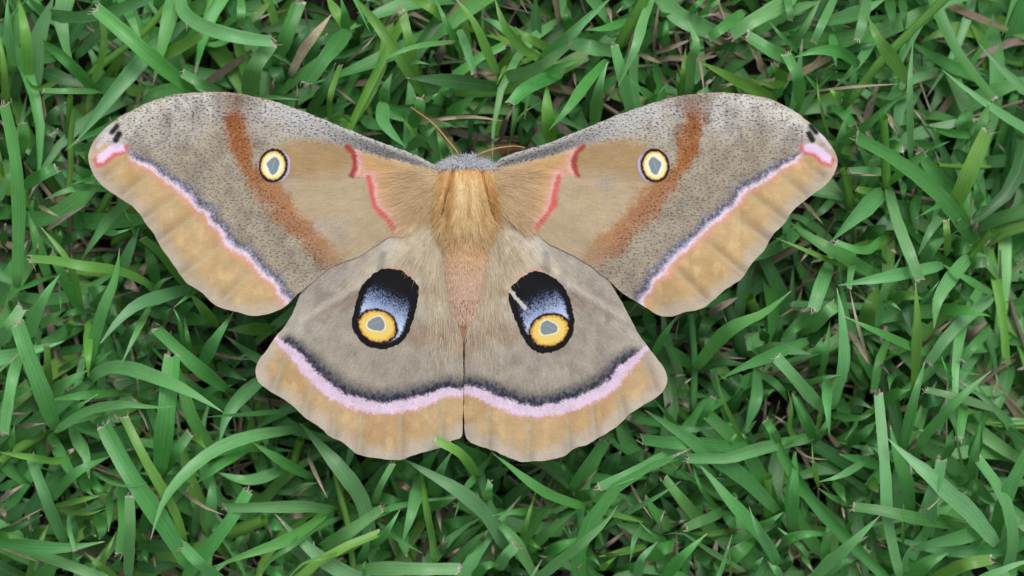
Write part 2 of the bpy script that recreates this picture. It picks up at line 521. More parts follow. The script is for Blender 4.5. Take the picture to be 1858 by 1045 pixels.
def fw_colour(P, S, seed):
    N = len(P)
    jit = lambda a, s: (vnoise(P[:, 0] / 3.2, P[:, 1] / 3.2, seed + s) - 0.5) * 2 * a + (np.random.default_rng(seed + s).random(N) - 0.5) * a
    lead = S['fw'][:15]
    dl, _, _ = seg_dist(P, lead)
    big = fbm(P[:, 0] / 55, P[:, 1] / 55, seed + 1)
    mid = fbm(P[:, 0] / 18, P[:, 1] / 22, seed + 2)
    c = np.tile(lin((161, 149, 131)), (N, 1))
    c = blend(c, 0.9 * sstep(105, 12, dl + (big - 0.5) * 60), (206, 203, 198))
    # grey smudges towards the wing tip
    for x, y, rx, ry in ((352, 207, 10, 26), (300, 245, 13, 30), (305, 215, 8, 22), (255, 255, 12, 16), (265, 275, 16, 12)):
        g = np.exp(-(((P[:, 0] - x) / rx) ** 2 + ((P[:, 1] - y) / ry) ** 2))
        c = blend(c, 0.40 * g * (0.4 + mid), (112, 104, 98))
    c = blend(c, 0.6 * sstep(0.52, 0.75, mid), (176, 166, 148))
    c = blend(c, 0.45 * sstep(0.50, 0.30, mid), (128, 120, 110))
    speck = np.full(N, 0.76)
    speck += 0.28 * sstep(80, 20, dl)
    # tan field round the eyespot
    tan = [(633, 268), (600, 258), (555, 253), (512, 262), (484, 280), (474, 300), (480, 335), (520, 372), (560, 425), (600, 478), (655, 465), (718, 432), (716, 414), (676, 357), (668, 322), (640, 318), (645, 291)]
    sd = sd_poly(P, tan) + jit(5, 3)
    f = sstep(14, -14, sd)
    upper = sstep(345, 300, P[:, 1] + (P[:, 0] - 560) * 0.15)
    c = blend(c, f * 0.95, (181, 161, 131))
    c = blend(c, f * upper * 0.9, (166, 138, 98))
    c = blend(c, f * 0.5 * sstep(0.55, 0.7, big) * (1 - upper), (168, 160, 150))
    speck = speck * (1 - 0.88 * f)
    hair = 0.10 + 0.22 * f
    # rust band
    band = [(424, 168), (425, 200), (428, 230), (434, 262), (446, 296), (470, 330), (504, 368), (534, 402), (562, 432), (604, 470)]
    bd, bs, ba = seg_dist(P, band)
    prof = np.interp(ba, [0, 25, 45, 130, 170, 230, 300, 350, 400], [0.15, 0.45, 1.0, 0.95, 0.8, 0.75, 0.70, 0.55, 0.18])
    wdt = np.interp(ba, [0, 60, 130, 200, 300, 400], [20, 24, 17, 26, 24, 22])
    rough = (mid - 0.5) * 22 + jit(6, 4)
    bm = sstep(1.25, 0.45, (bd + rough) / wdt) * prof
    c = blend(c, bm * 0.95, (162, 98, 42))
    c = blend(c, 0.5 * sstep(1.0, 0.1, (bd + rough * 1.6) / wdt) * prof * sstep(170, 40, ba), (124, 66, 20))
    # dark frame where the rust band meets the front edge
    ed = np.exp(-((bd - 27) / 9.0) ** 2) * sstep(130, 20, ba)
    c = blend(c, 0.35 * ed, (100, 90, 84))
    top = np.exp(-(((P[:, 0] - 432) / 42) ** 2 + ((P[:, 1] - 178) / 24) ** 2))
    c = blend(c, 0.75 * top * (0.5 + mid), (112, 94, 82))
    speck = speck + 0.30 * bm
    # field between body and red line
    inn = [(630, 265), (641, 278), (645, 291), (643, 308), (638, 319), (668, 322), (673, 338), (676, 357), (681, 375), (700, 394), (715, 414), (720, 440), (830, 400), (830, 300), (780, 306), (700, 288)]
    inn = S['am1'] + S['am2'] + [(720, 440), (830, 400), (830, 312), (780, 306), (700, 286)]
    sdi = sd_poly(P, inn)
    fi = sstep(2.5, -2.5, sdi + jit(2, 5))
    c = blend(c, fi, (200, 160, 112))
    c = blend(c, fi * 0.75 * sstep(150, 20, np.hypot(P[:, 0] - 800, (P[:, 1] - 380) * 0.9)), (212, 184, 154))
    c = blend(c, fi * 0.8 * sstep(385, 425, P[:, 1] + (P[:, 0] - 700) * 0.25), (192, 173, 142))
    c = blend(c, fi * 0.5 * np.exp(-(((P[:, 0] - 752) / 16) ** 2 + ((P[:, 1] - 322) / 12) ** 2)), (190, 182, 176))
    speck = speck * (1 - 0.92 * fi)
    hair = hair + 0.42 * fi
    # grey front rib, darker towards the body
    rib = [(475, 200), (560, 243), (633, 266), (700, 287), (750, 298), (800, 312), (830, 300), (790, 296)] + [(751, 275), (697, 255), (647, 236), (600, 217), (553, 198), (503, 180)]
    sr = sd_poly(P, rib) + jit(3, 6)
    fr = sstep(4, -4, sr)
    c = blend(c, fr * 0.9, (182, 180, 178))
    c = blend(c, fr * 0.85 * sstep(0.0, 12.0, dl) * sstep(520, 700, P[:, 0]), (84, 82, 82))
    speck = np.where(fr > 0.3, np.maximum(speck, 1.0 * fr), speck)
    hair = hair * (1 - 0.6 * fr)
    # red lines with pale pink inside
    for am, red, pk in ((S['am1'], (158, 60, 50), 0.85), (S['am2'], (206, 98, 92), 0.75)):
        dd, sd2, aa = seg_dist(P, am)
        L = np.sum(np.hypot(*np.diff(np.array(am), axis=0).T))
        fade = sstep(-2, 8, aa) * sstep(L + 2, L - 6, aa) if am is S['am1'] else sstep(L + 2, L - 8, aa)
        dd = dd + jit(1.2, 7) + (mid - 0.5) * 5
        body_side = sd_poly(P, inn) < 0
        c = blend(c, np.where(body_side, 1, 0) * pk * sstep(24, 5, dd), (226, 168, 158))
        c = blend(c, np.where(body_side, 1, 0) * 0.5 * sstep(14, 4, dd), (232, 190, 196))
        c = blend(c, 0.95 * sstep(8.5, 1.5, dd), red)
        speck = speck * (1 - sstep(14, 4, dd))
    # outer line: navy dust, lilac, pink, then the tan margin
    pm, side, arc = seg_dist(P, S['fpm'])
    s = np.where(side > 0, pm, -pm)
    s = s + jit(2.6, 8) + (mid - 0.5) * 9 + 2.0 * np.sin(arc / 9.0 + 2 * np.sin(arc / 31.0))
    ap = sstep(0, 22, arc)
    outer = sstep(-1.5, 1.5, s)
    edge, _, _ = seg_dist(P, S['fw'][14:42])
    m_c = np.tile(lin((192, 164, 122)), (N, 1))
    m_c = blend(m_c, 0.55 * sstep(0.45, 0.75, big), (180, 146, 100))
    m_c = blend(m_c, 0.55 * sstep(0.55, 0.75, mid), (212, 182, 134))
    m_c = blend(m_c, 0.9 * sstep(30, 5, edge + (mid - 0.5) * 18), (186, 174, 156))
    for v in FVEINS:
        dv, _, _ = seg_dist(P, v)
        m_c = blend(m_c, 0.45 * np.exp(-((dv - 4) / 11.0) ** 2) * sstep(42, 10, edge), (138, 126, 118))  # shade of the pleats painted beside each vein near the edge
        m_c = blend(m_c, 0.62 * sstep(6, 1.5, dv), (188, 172, 138))
    c = c * (1 - outer[:, None]) + m_c * outer[:, None]
    hair = hair * (1 - outer) + 0.12 * outer
    speck = speck * (1 - outer)
    wid = np.interp(arc, [0, 30, 120, 320], [0.55, 0.75, 1.0, 1.15])
    dust = sstep(-21, -9, s / wid) * sstep(3, -3, s)
    c = blend(c, 0.88 * dust * ap * (0.55 + 0.65 * vnoise(P[:, 0] / 2.6, P[:, 1] / 2.6, seed + 9)), (66, 70, 92))
    c = blend(c, 0.95 * np.exp(-((s - 1.5) / (5.0 * wid)) ** 2) * ap * (0.65 + 0.6 * vnoise(P[:, 0] / 2.4, P[:, 1] / 2.4, seed + 13)), (232, 210, 230))
    c = blend(c, 0.75 * dust * sstep(0.62, 0.78, vnoise(P[:, 0] / 2.2, P[:, 1] / 2.2, seed + 14)), (168, 178, 206))
    c = blend(c, 0.62 * np.exp(-((s - 10) / 5.0) ** 2) * sstep(-0.0, 20, arc), (218, 150, 128))
    speck = speck * (1 - dust)
    # wing tip: pink patch and two black spots
    patch = [(212, 257), (225, 263), (227, 273), (205, 279), (189, 294), (177, 296), (175, 284), (190, 270), (203, 261)]
    sp = sd_poly(P, patch) + jit(1.5, 10)
    lo, _, _ = seg_dist(P, [(229, 268), (222, 276), (205, 280), (190, 295), (178, 299), (173, 290)])
    c = blend(c, 0.85 * sstep(9, 1, lo + jit(1, 15)), (206, 92, 100))
    c = blend(c, sstep(3.0, -4.0, sp) * 0.95, (233, 206, 234))
    st_, _, _ = seg_dist(P, [(196, 243), (186, 256), (178, 267)])
    c = blend(c, 0.8 * sstep(6, 1, st_ + jit(1, 11)), (222, 200, 218))
    for a, b_, w_ in (((213, 228), (203, 240), 3.8), ((216, 243), (210, 254), 4.8)):
        dk, _, _ = seg_dist(P, [a, b_])
        c = blend(c, sstep(w_ + 3.2, w_ - 1.5, dk), (28, 28, 34))
    tipm = sstep(20, 4, np.minimum(sp + 6, edge)) * sstep(300, 240, P[:, 0])
    speck = speck * (1 - 0.9 * sstep(16, 3, edge)) * (1 - sstep(10, 0, sp))
    # pale thin outline at the front edge
    c = blend(c, 0.6 * sstep(4.5, 1, dl) * sstep(560, 420, P[:, 0]), (176, 152, 128))
    return c, np.clip(speck, 0, 1), np.clip(hair, 0, 1)

def hw_colour(P, S, seed):
    N = len(P)
    jit = lambda a, s: (vnoise(P[:, 0] / 3.0, P[:, 1] / 3.0, seed + s) - 0.5) * 2 * a + (np.random.default_rng(seed + s).random(N) - 0.5) * a
    big = fbm(P[:, 0] / 55, P[:, 1] / 55, seed + 1)
    mid = fbm(P[:, 0] / 16, P[:, 1] / 20, seed + 2)
    r = np.hypot(P[:, 0] - 800, P[:, 1] - 395)
    c = np.tile(lin((160, 151, 138)), (N, 1))
    c = blend(c, 0.65 * sstep(660, 520, P[:, 0] + (P[:, 1] - 560) * 0.6), (184, 177, 166))
    c = blend(c, 0.95 * sstep(250, 90, r + (big - 0.5) * 60), (204, 190, 164))
    c = blend(c, 0.6 * sstep(80, 20, np.abs(P[:, 0] - 836)) * sstep(690, 520, P[:, 1]), (202, 192, 172))
    # diffuse brown band through the middle
    bb, _, _ = seg_dist(P, [(570, 560), (605, 545), (640, 540)])
    c = blend(c, 0.55 * sstep(30, 5, bb + (mid - 0.5) * 25), (140, 120, 106))
    bb, _, _ = seg_dist(P, [(755, 612), (790, 600), (845, 628)])
    c = blend(c, 0.55 * sstep(34, 4, bb + (mid - 0.5) * 25), (158, 128, 102))
    bb, _, _ = seg_dist(P, [(763, 531), (785, 528), (806, 546)])
    c = blend(c, 0.55 * sstep(9, 2, bb + (mid - 0.5) * 8), (176, 138, 90))
    bb, _, _ = seg_dist(P, [(560, 540), (610, 500), (655, 468), (690, 448)])
    c = blend(c, 0.7 * sstep(26, 6, bb), (158, 151, 142))
    # pale fold
    bb, _, _ = seg_dist(P, [(752, 415), (722, 448), (690, 483), (655, 515), (600, 548), (548, 580), (530, 625)])
    c = blend(c, 0.42 * sstep(11, 1, bb + (mid - 0.5) * 8), (206, 199, 188))
    bb, _, _ = seg_dist(P, [(720, 430), (700, 446), (690, 470)])
    c = blend(c, 0.7 * sstep(14, 4, bb), (200, 194, 186))
    c = blend(c, 0.35 * sstep(0.55, 0.72, mid), (180, 170, 152))
    c = blend(c, 0.30 * sstep(0.46, 0.3, mid), (128, 119, 108))
    pa, _, _ = seg_dist(P, [(704 - S['hs'][0], 484 + S['hs'][1] * 0.4), (727, 488 + S['hs'][1] * 0.4), (746, 500 + S['hs'][1] * 0.4)])
    c = blend(c, 0.5 * sstep(7, 2, pa), (206, 150, 140))
    bb, _, _ = seg_dist(P, [(694, 462), (690, 490)])
    c = blend(c, 0.55 * sstep(12, 2, bb), (118, 110, 104))  # shade beside the fold, painted as a dark line
    hair = 0.34 + 0.30 * sstep(300, 120, r)
    speck = np.full(N, 0.17) * sstep(90, 220, r)
    pm, side, arc = seg_dist(P, S['hpm'])
    s = np.where(side > 0, pm, -pm) + jit(3.2, 3) + (mid - 0.5) * 7
    edge, _, _ = seg_dist(P, S['hw'][10:34])
    outer = sstep(-2, 2, s)
    m_c = np.tile(lin((190, 162, 122)), (N, 1))
    m_c = blend(m_c, 0.6 * sstep(0.42, 0.72, big), (176, 142, 98))
    m_c = blend(m_c, 0.45 * sstep(0.55, 0.75, mid), (212, 184, 138))
    m_c = blend(m_c, 0.92 * sstep(32, 6, edge + (mid - 0.5) * 18), (190, 178, 163))
    for v in HVEINS:
        dv, _, _ = seg_dist(P, v)
        m_c = blend(m_c, 0.40 * np.exp(-((dv - 4) / 10.0) ** 2) * sstep(46, 10, edge), (140, 128, 120))  # pleat shading worked into the margin colour along the veins
        m_c = blend(m_c, 0.7 * sstep(4.5, 1.2, dv), (174, 166, 142))
    c = c * (1 - outer[:, None]) + m_c * outer[:, None]
    hair = hair * (1 - outer) + 0.14 * outer
    speck = speck * (1 - outer)
    wid = np.interp(arc, [0, 30, 80, 320, 380], [0.45, 0.7, 1.0, 1.0, 0.8])
    q = s / wid
    dust = sstep(-50, -15, q) ** 1.3 * sstep(-6, -12, q)
    c = blend(c, 0.96 * dust * sstep(5, 30, arc) * (0.75 + 0.5 * vnoise(P[:, 0] / 2.4, P[:, 1] / 5, seed + 4)), (40, 46, 66))
    c = blend(c, 0.97 * sstep(-14, -7.5, q) * sstep(14, 7, q) * (0.8 + 0.4 * vnoise(P[:, 0] / 2.6, P[:, 1] / 2.6, seed + 6)), (220, 198, 220))
    c = blend(c, 0.35 * np.exp(-((q - 13) / 5.0) ** 2), (206, 150, 132))
    return c, np.clip(speck, 0, 1), np.clip(hair, 0, 1)

def wing_mesh(name, P2, faces, z, flip, col, speck, hair, root, mat, thick=0.00016, outline_n=None):
    X = MIR - P2[:, 0] if flip else P2[:, 0]
    top = np.array([W(x, y, zz) for x, y, zz in zip(X, P2[:, 1], z)])
    n = len(top)
    bot = top.copy()
    bot[:, 2] -= thick
    V = np.vstack([top, bot])
    F = []
    up = []
    ecount = {}
    for f in faces:
        a, b_, c_ = (top[f[0]], top[f[1]], top[f[2]])
        nz = (b_[0] - a[0]) * (c_[1] - a[1]) - (b_[1] - a[1]) * (c_[0] - a[0])
        if nz < 0:
            f = f[::-1]
        F.append(f)
        up.append([i + n for i in f[::-1]])
        for i in range(len(f)):
            e = (f[i], f[(i + 1) % len(f)])
            ecount[e] = 1
    be = [(a, b_) for (a, b_) in ecount if (b_, a) not in ecount]
    rv = sorted({i for e in be for i in e})
    pos = {v: k for k, v in enumerate(rv)}
    m_ = len(rv)
    V = np.vstack([V, top[rv], bot[rv]])
    F = F + up + [[2 * n + pos[b_], 2 * n + pos[a], 2 * n + m_ + pos[a], 2 * n + m_ + pos[b_]] for a, b_ in be]
    th = np.arctan2(P2[:, 1] - root[1], P2[:, 0] - root[0])
    rr = np.hypot(P2[:, 0] - root[0], P2[:, 1] - root[1])
    puv = np.stack([X / 10.0, P2[:, 1] / 10.0, np.zeros(n)], 1)
    ruv = np.stack([rr / 28.0, th * 75.0, np.full(n, 3.0 if flip else 0.0)], 1)
    dup2 = lambda a: np.concatenate([a, a, a[rv], a[rv]])
    return make_mesh(name, V, F, mat, dup2(col), dict(puv=dup2(puv), ruv=dup2(ruv), speck=dup2(speck), hair=dup2(hair)))

ZBODY = 0.0300
moth = bpy.data.objects.new('moth', None)
COL.objects.link(moth)
moth.location = W(842, 420, ZBODY - 0.004)
moth.empty_display_size = 0.01
tag(moth, 'large tan and grey silk moth with four eyespots, wings spread flat on the grass', 'moth')

WING_POLYS = []
def build_wings():
    for sidek, flip in (('L', False), ('R', True)):
        S = SIDE[sidek]
        sw = 'left' if not flip else 'right'
        sd = 11 if not flip else 47
        # forewing
        ol = bez_smooth(S['fw'], 5.0)
        ol = ol + np.stack([vnoise(ol[:, 0] / 9, ol[:, 1] / 9, sd) - 0.5, vnoise(ol[:, 0] / 9, ol[:, 1] / 9, sd + 3) - 0.5], 1) * 1.6
        P, F = triangulate(ol, 2.3, sd)
        c, s, h = fw_colour(P, S, sd)
        z = fw_height(P, S)
        fw = link('forewing', wing_mesh('forewing', P, F, z, flip, c, s, h, (800, 330), M_WING), moth)
        fw['label'] = "moth's %s forewing, grey with a rust band and tan margin" % sw
        # hindwing
        ol2 = bez_smooth(S['hw'], 5.0)
        ol2 = ol2 + np.stack([vnoise(ol2[:, 0] / 9, ol2[:, 1] / 9, sd + 7) - 0.5, vnoise(ol2[:, 0] / 9, ol2[:, 1] / 9, sd + 9) - 0.5], 1) * 1.6
        P, F = triangulate(ol2, 2.3, sd + 1)
        c, s, h = hw_colour(P, S, sd + 20)
        z = hw_height(P, S)
        hw = link('hindwing', wing_mesh('hindwing', P, F, z, flip, c, s, h, (805, 340), M_WING), moth)
        hw['label'] = "moth's %s hindwing, grey-brown with a lilac and navy band" % sw
        for o_, zf in ((ol, fw_height), (ol2, hw_height)):
            q = o_.copy()
            if flip: q[:, 0] = MIR - q[:, 0]
            WING_POLYS.append((q, zf, S, flip))
        # forewing eyespot
        ex, ey = S['fe']
        t_ = np.linspace(0, 2 * math.pi, 60, endpoint=False)
        tilt = math.radians(8)
        ox, oy = 29.5 * np.cos(t_), 31.5 * np.sin(t_)
        rj = 1 + 0.02 * np.sin(5 * t_ + sd) + 0.015 * np.sin(9 * t_)
        el = np.stack([ex + 2.2 + rj * (ox * math.cos(tilt) - oy * math.sin(tilt)), ey + rj * (ox * math.sin(tilt) + oy * math.cos(tilt))], 1)
        P, F = triangulate(el, 1.5, sd + 2)
        dx, dy = P[:, 0] - ex, P[:, 1] - ey
        lx, ly = dx * math.cos(tilt) + dy * math.sin(tilt), -dx * math.sin(tilt) + dy * math.cos(tilt)
        jn = (vnoise(P[:, 0] / 2.5, P[:, 1] / 2.5, sd) - 0.5) * 0.07
        rad = np.hypot(lx / 25.5, ly / 30.5) + jn
        c = np.tile(lin((184, 170, 196)), (len(P), 1))
        c = blend(c, sstep(1.10, 1.0, rad), (34, 27, 26))
        c = blend(c, sstep(0.89, 0.80, rad), (226, 186, 96))
        c = blend(c, sstep(0.82, 0.70, rad), (241, 230, 166))
        c = blend(c, sstep(0.66, 0.52, rad), (236, 234, 222))
        gr = np.hypot((lx - 0.5) / 11.0, (ly + 0.5) / (16.5 - 0.25 * np.abs(lx))) + jn * 1.5 + 0.10 * np.sin(np.arctan2(ly, lx) * 3 + 1)
        c = blend(c, sstep(1.06, 0.92, gr), (124, 140, 146))
        c = blend(c, 0.6 * sstep(1.5, 0.5, np.abs(lx + ly * 0.15)) * sstep(0.8, 0.5, gr), (158, 172, 176))
        lav = lx > 0
        z = fw_height(P, S) + 0.00007
        e = link('eyespot', wing_mesh('eyespot', P, F, z, flip, c, c[:, 0] * 0, c[:, 0] * 0, (800, 330), M_SPOT, 0.00012), fw)
        e['label'] = 'small oval eyespot with a cream ring and clear grey centre'
        # hindwing eyespot
        if not flip:
            egg = [(704, 487), (725, 490), (743, 502), (757, 515), (760, 530), (756, 556), (750, 580), (738, 609), (716, 628), (690, 633), (664, 626), (647, 609), (638, 587), (641, 570), (648, 540), (660, 515), (683, 493)]
            yc, gc = (684.5, 592.0), (683.5, 588.0)
        else:
            egg = mirror([(973, 491), (991, 497), (1008, 506), (1025, 524), (1034, 543), (1040, 571), (1042, 590), (1036, 612), (1020, 631), (988, 641), (963, 631), (946, 606), (935, 579), (926, 554), (922, 534), (930, 518), (948, 502)])
            yc, gc = (MIR - 996.8, 599.5), (MIR - 995.0, 595.0)
        eo = bez_smooth(egg, 3.0)
        eo = eo + np.stack([vnoise(eo[:, 0] / 4, eo[:, 1] / 4, sd + 5) - 0.5, vnoise(eo[:, 0] / 4, eo[:, 1] / 4, sd + 6) - 0.5], 1) * 3.0
        P, F = triangulate(eo, 1.5, sd + 3)
        N = len(P)
        c = np.tile(lin((20, 20, 23)), (N, 1))
        rim, _, _ = seg_dist(P, eo, True)
        yd = np.array(yc)
        r1 = np.random.default_rng(sd)
        # blue-white dust, denser towards the yellow ring
        ax = np.array([34.0, -78.0]); ax = ax / np.hypot(*ax)
        along = (P - yd) @ ax                    # distance up the egg from the ring
        dens = np.interp(along, [8, 26, 42, 62, 84], [1.0, 0.88, 0.66, 0.36, 0.0]) * sstep(5, 17, rim)
        grain = vnoise(P[:, 0] / 1.5, P[:, 1] / 1.5, sd + 8) * 0.45 + r1.random(N) * 0.55
        hue = np.interp(along, [12, 40, 80], [1.0, 0.45, 0.0])[:, None]
        dust_c = lin((78, 98, 148)) * (1 - hue) + lin((196, 210, 240)) * hue
        mk = np.clip(sstep(0.20, -0.20, grain - dens) * np.clip(dens * 1.8, 0, 1), 0, 1)[:, None]
        c = c * (1 - mk) + dust_c * mk
        jn = (vnoise(P[:, 0] / 3, P[:, 1] / 3, sd + 9) - 0.5) * 0.10
        tt = math.radians(18)
        q = P - yd
        lx, ly = q[:, 0] * math.cos(tt) + q[:, 1] * math.sin(tt), -q[:, 0] * math.sin(tt) + q[:, 1] * math.cos(tt)
        rad = np.hypot(lx / 34.0, ly / 27.5) + jn
        c = blend(c, sstep(1.22, 1.10, rad), (20, 19, 20))
        lower = sstep(4, 14, ly) * sstep(9, 3, rim)
        c = blend(c, sstep(1.04, 0.94, rad), (214, 164, 72))
        c = blend(c, sstep(1.02, 0.80, rad + jn), (232, 204, 112))
        c = blend(c, 0.35 * sstep(0.75, 1.0, rad) * sstep(1.04, 0.98, rad), (190, 110, 30))
        q = P - np.array(gc)
        ang = np.arctan2(q[:, 1], q[:, 0])
        gr = np.hypot(q[:, 0] / 16.0, q[:, 1] / 13.0) * (1 + 0.10 * np.cos(3 * ang + 0.6)) + jn
        c = blend(c, sstep(1.18, 1.04, gr), (236, 234, 214))
        c = blend(c, sstep(1.02, 0.92, gr), (130, 140, 146))
        c = blend(c, 0.4 * sstep(2.0, 0.5, np.abs(q[:, 0] * 0.5 + q[:, 1] + 3)) * sstep(0.9, 0.6, gr), (160, 168, 172))
        if flip:   # a worn scratch across the dark part
            sc, _, sa = seg_dist(P, mirror([(922, 523), (931, 533), (940, 545), (953, 559)]))
            c = blend(c, sstep(4.2, 2.4, sc + (vnoise(P[:, 0] / 4, P[:, 1] / 4, 2) - 0.5) * 3.5), (196, 192, 186))
        z = hw_height(P, S) + 0.00008
        e = link('eyespot', wing_mesh('eyespot', P, F, z, flip, c, c[:, 0] * 0, c[:, 0] * 0, (800, 330), M_SPOT, 0.00014), hw)
        e['label'] = 'large black eyespot dusted blue, with a yellow ring' + (' and a pale scratch' if flip else '')
        # pink arc along the top of the eyespot
build_wings()

# ------------------------------------------------------------------ body and fur
BODY = [  # y px, half width px, z centre, half height
 (280, 10, 0.0288, 0.0010), (284, 20, 0.0290, 0.0020), (290, 38, 0.0296, 0.0032), (298, 50, 0.0300, 0.0043), (310, 55, 0.0302, 0.0050),
 (330, 58, 0.0304, 0.0055), (350, 59, 0.0304, 0.0057), (375, 56, 0.0303, 0.0056), (395, 50, 0.0302, 0.0052), (420, 46, 0.0301, 0.0048),
 (450, 44, 0.0300, 0.0044), (485, 41, 0.0298, 0.0041), (520, 36, 0.0295, 0.0037), (550, 31, 0.0290, 0.0033), (580, 26, 0.0284, 0.0028),
 (610, 18, 0.0277, 0.0021), (635, 8, 0.0272, 0.0012)]
BX = 846.0
def body_cx(y): return BX - 4.0 * np.clip((np.asarray(y, float) - 420) / 160, 0, 1)
def body_pt(y, a):
    by = np.array(BODY)
    hw = np.interp(y, by[:, 0], by[:, 1]); zc = np.interp(y, by[:, 0], by[:, 2]); hh = np.interp(y, by[:, 0], by[:, 3])
    x = body_cx(y) + hw * np.sin(a)
    z = zc + hh * np.cos(a)
    # grooves between the shoulder tufts and the middle of the thorax
    for gx0, gx1 in ((824, 800), (872, 894)):
        gx = gx0 + (gx1 - gx0) * (y - 300) / 90.0
        z = z - 0.0011 * np.exp(-((x - gx) / 4.5) ** 2) * (np.cos(a) > 0) * sstep(296, 310, y) * sstep(402, 385, y)
    return x, y, z

def build_body():
    ys = np.linspace(280, 635, 120)
    na = 120
    V, C = [], []
    for y in ys:
        for k in range(na):
            a = 2 * math.pi * k / na
            x, yy, z = body_pt(y, a)
            seg = 0.00012 * math.sin((y - 430) / 34.0 * 2 * math.pi) if y > 430 else 0
            z += seg * max(0, math.cos(a))
            V.append(W(x, yy, z))
            c = lin((196, 146, 84))
            if y < 306:
                c = lin((168, 168, 176))
            elif y > 425:
                t = min(1, (y - 425) / 90)
                c = lin((196, 146, 84)) * (1 - t) + lin((216, 182, 162)) * t
                if y > 545:
                    c = lin((168, 118, 94))
            C.append(c)
    F = []
    for i in range(len(ys) - 1):
        for k in range(na):
            k2 = (k + 1) % na
            F.append((i * na + k, (i + 1) * na + k, (i + 1) * na + k2, i * na + k2))
    F.append(tuple(range(na)))
    F.append(tuple((len(ys) - 1) * na + k for k in reversed(range(na))))
    me = make_mesh('body', V, F, M_BODY, np.array(C))
    return link('body', me, moth)
body = build_body()

def hair_mesh(name, roots, dirs, length, width, cols, lift, curl, nseg=4):
    """flat tapering hairs; roots/dirs K x 3 in metres"""
    K = len(roots)
    V = np.zeros((K, nseg + 1, 2, 3))
    side = np.stack([-dirs[:, 1], dirs[:, 0], np.zeros(K)], 1)
    side /= np.linalg.norm(side, axis=1)[:, None] + 1e-9
    for j in range(nseg + 1):
        t = j / nseg
        p = roots + dirs * (length * t)[:, None]
        p[:, 2] += lift * math.sin(t * math.pi * 0.85) - 0.25 * lift * t
        p += side * (curl * t * t)[:, None]
        w = width * (1 - t) ** 0.7 + 0.000008
        V[:, j, 0] = p - side * w[:, None] * 0.5
        V[:, j, 1] = p + side * w[:, None] * 0.5
    V = V.reshape(-1, 3)
    base = np.arange(K)[:, None] * (nseg + 1) * 2
    F = []
    for j in range(nseg):
        a = base + j * 2
        F.append(np.concatenate([a, a + 1, a + 3, a + 2], 1))
    F = np.concatenate(F)
    C = np.repeat(cols, (nseg + 1) * 2, axis=0)
    return make_mesh(name, V, F, M_HAIR, C, smooth=False)

def px_dir(dx, dy, dz):
    v = np.stack([dx, -dy, dz], 1)
    return v / (np.linalg.norm(v, axis=1)[:, None] + 1e-9)

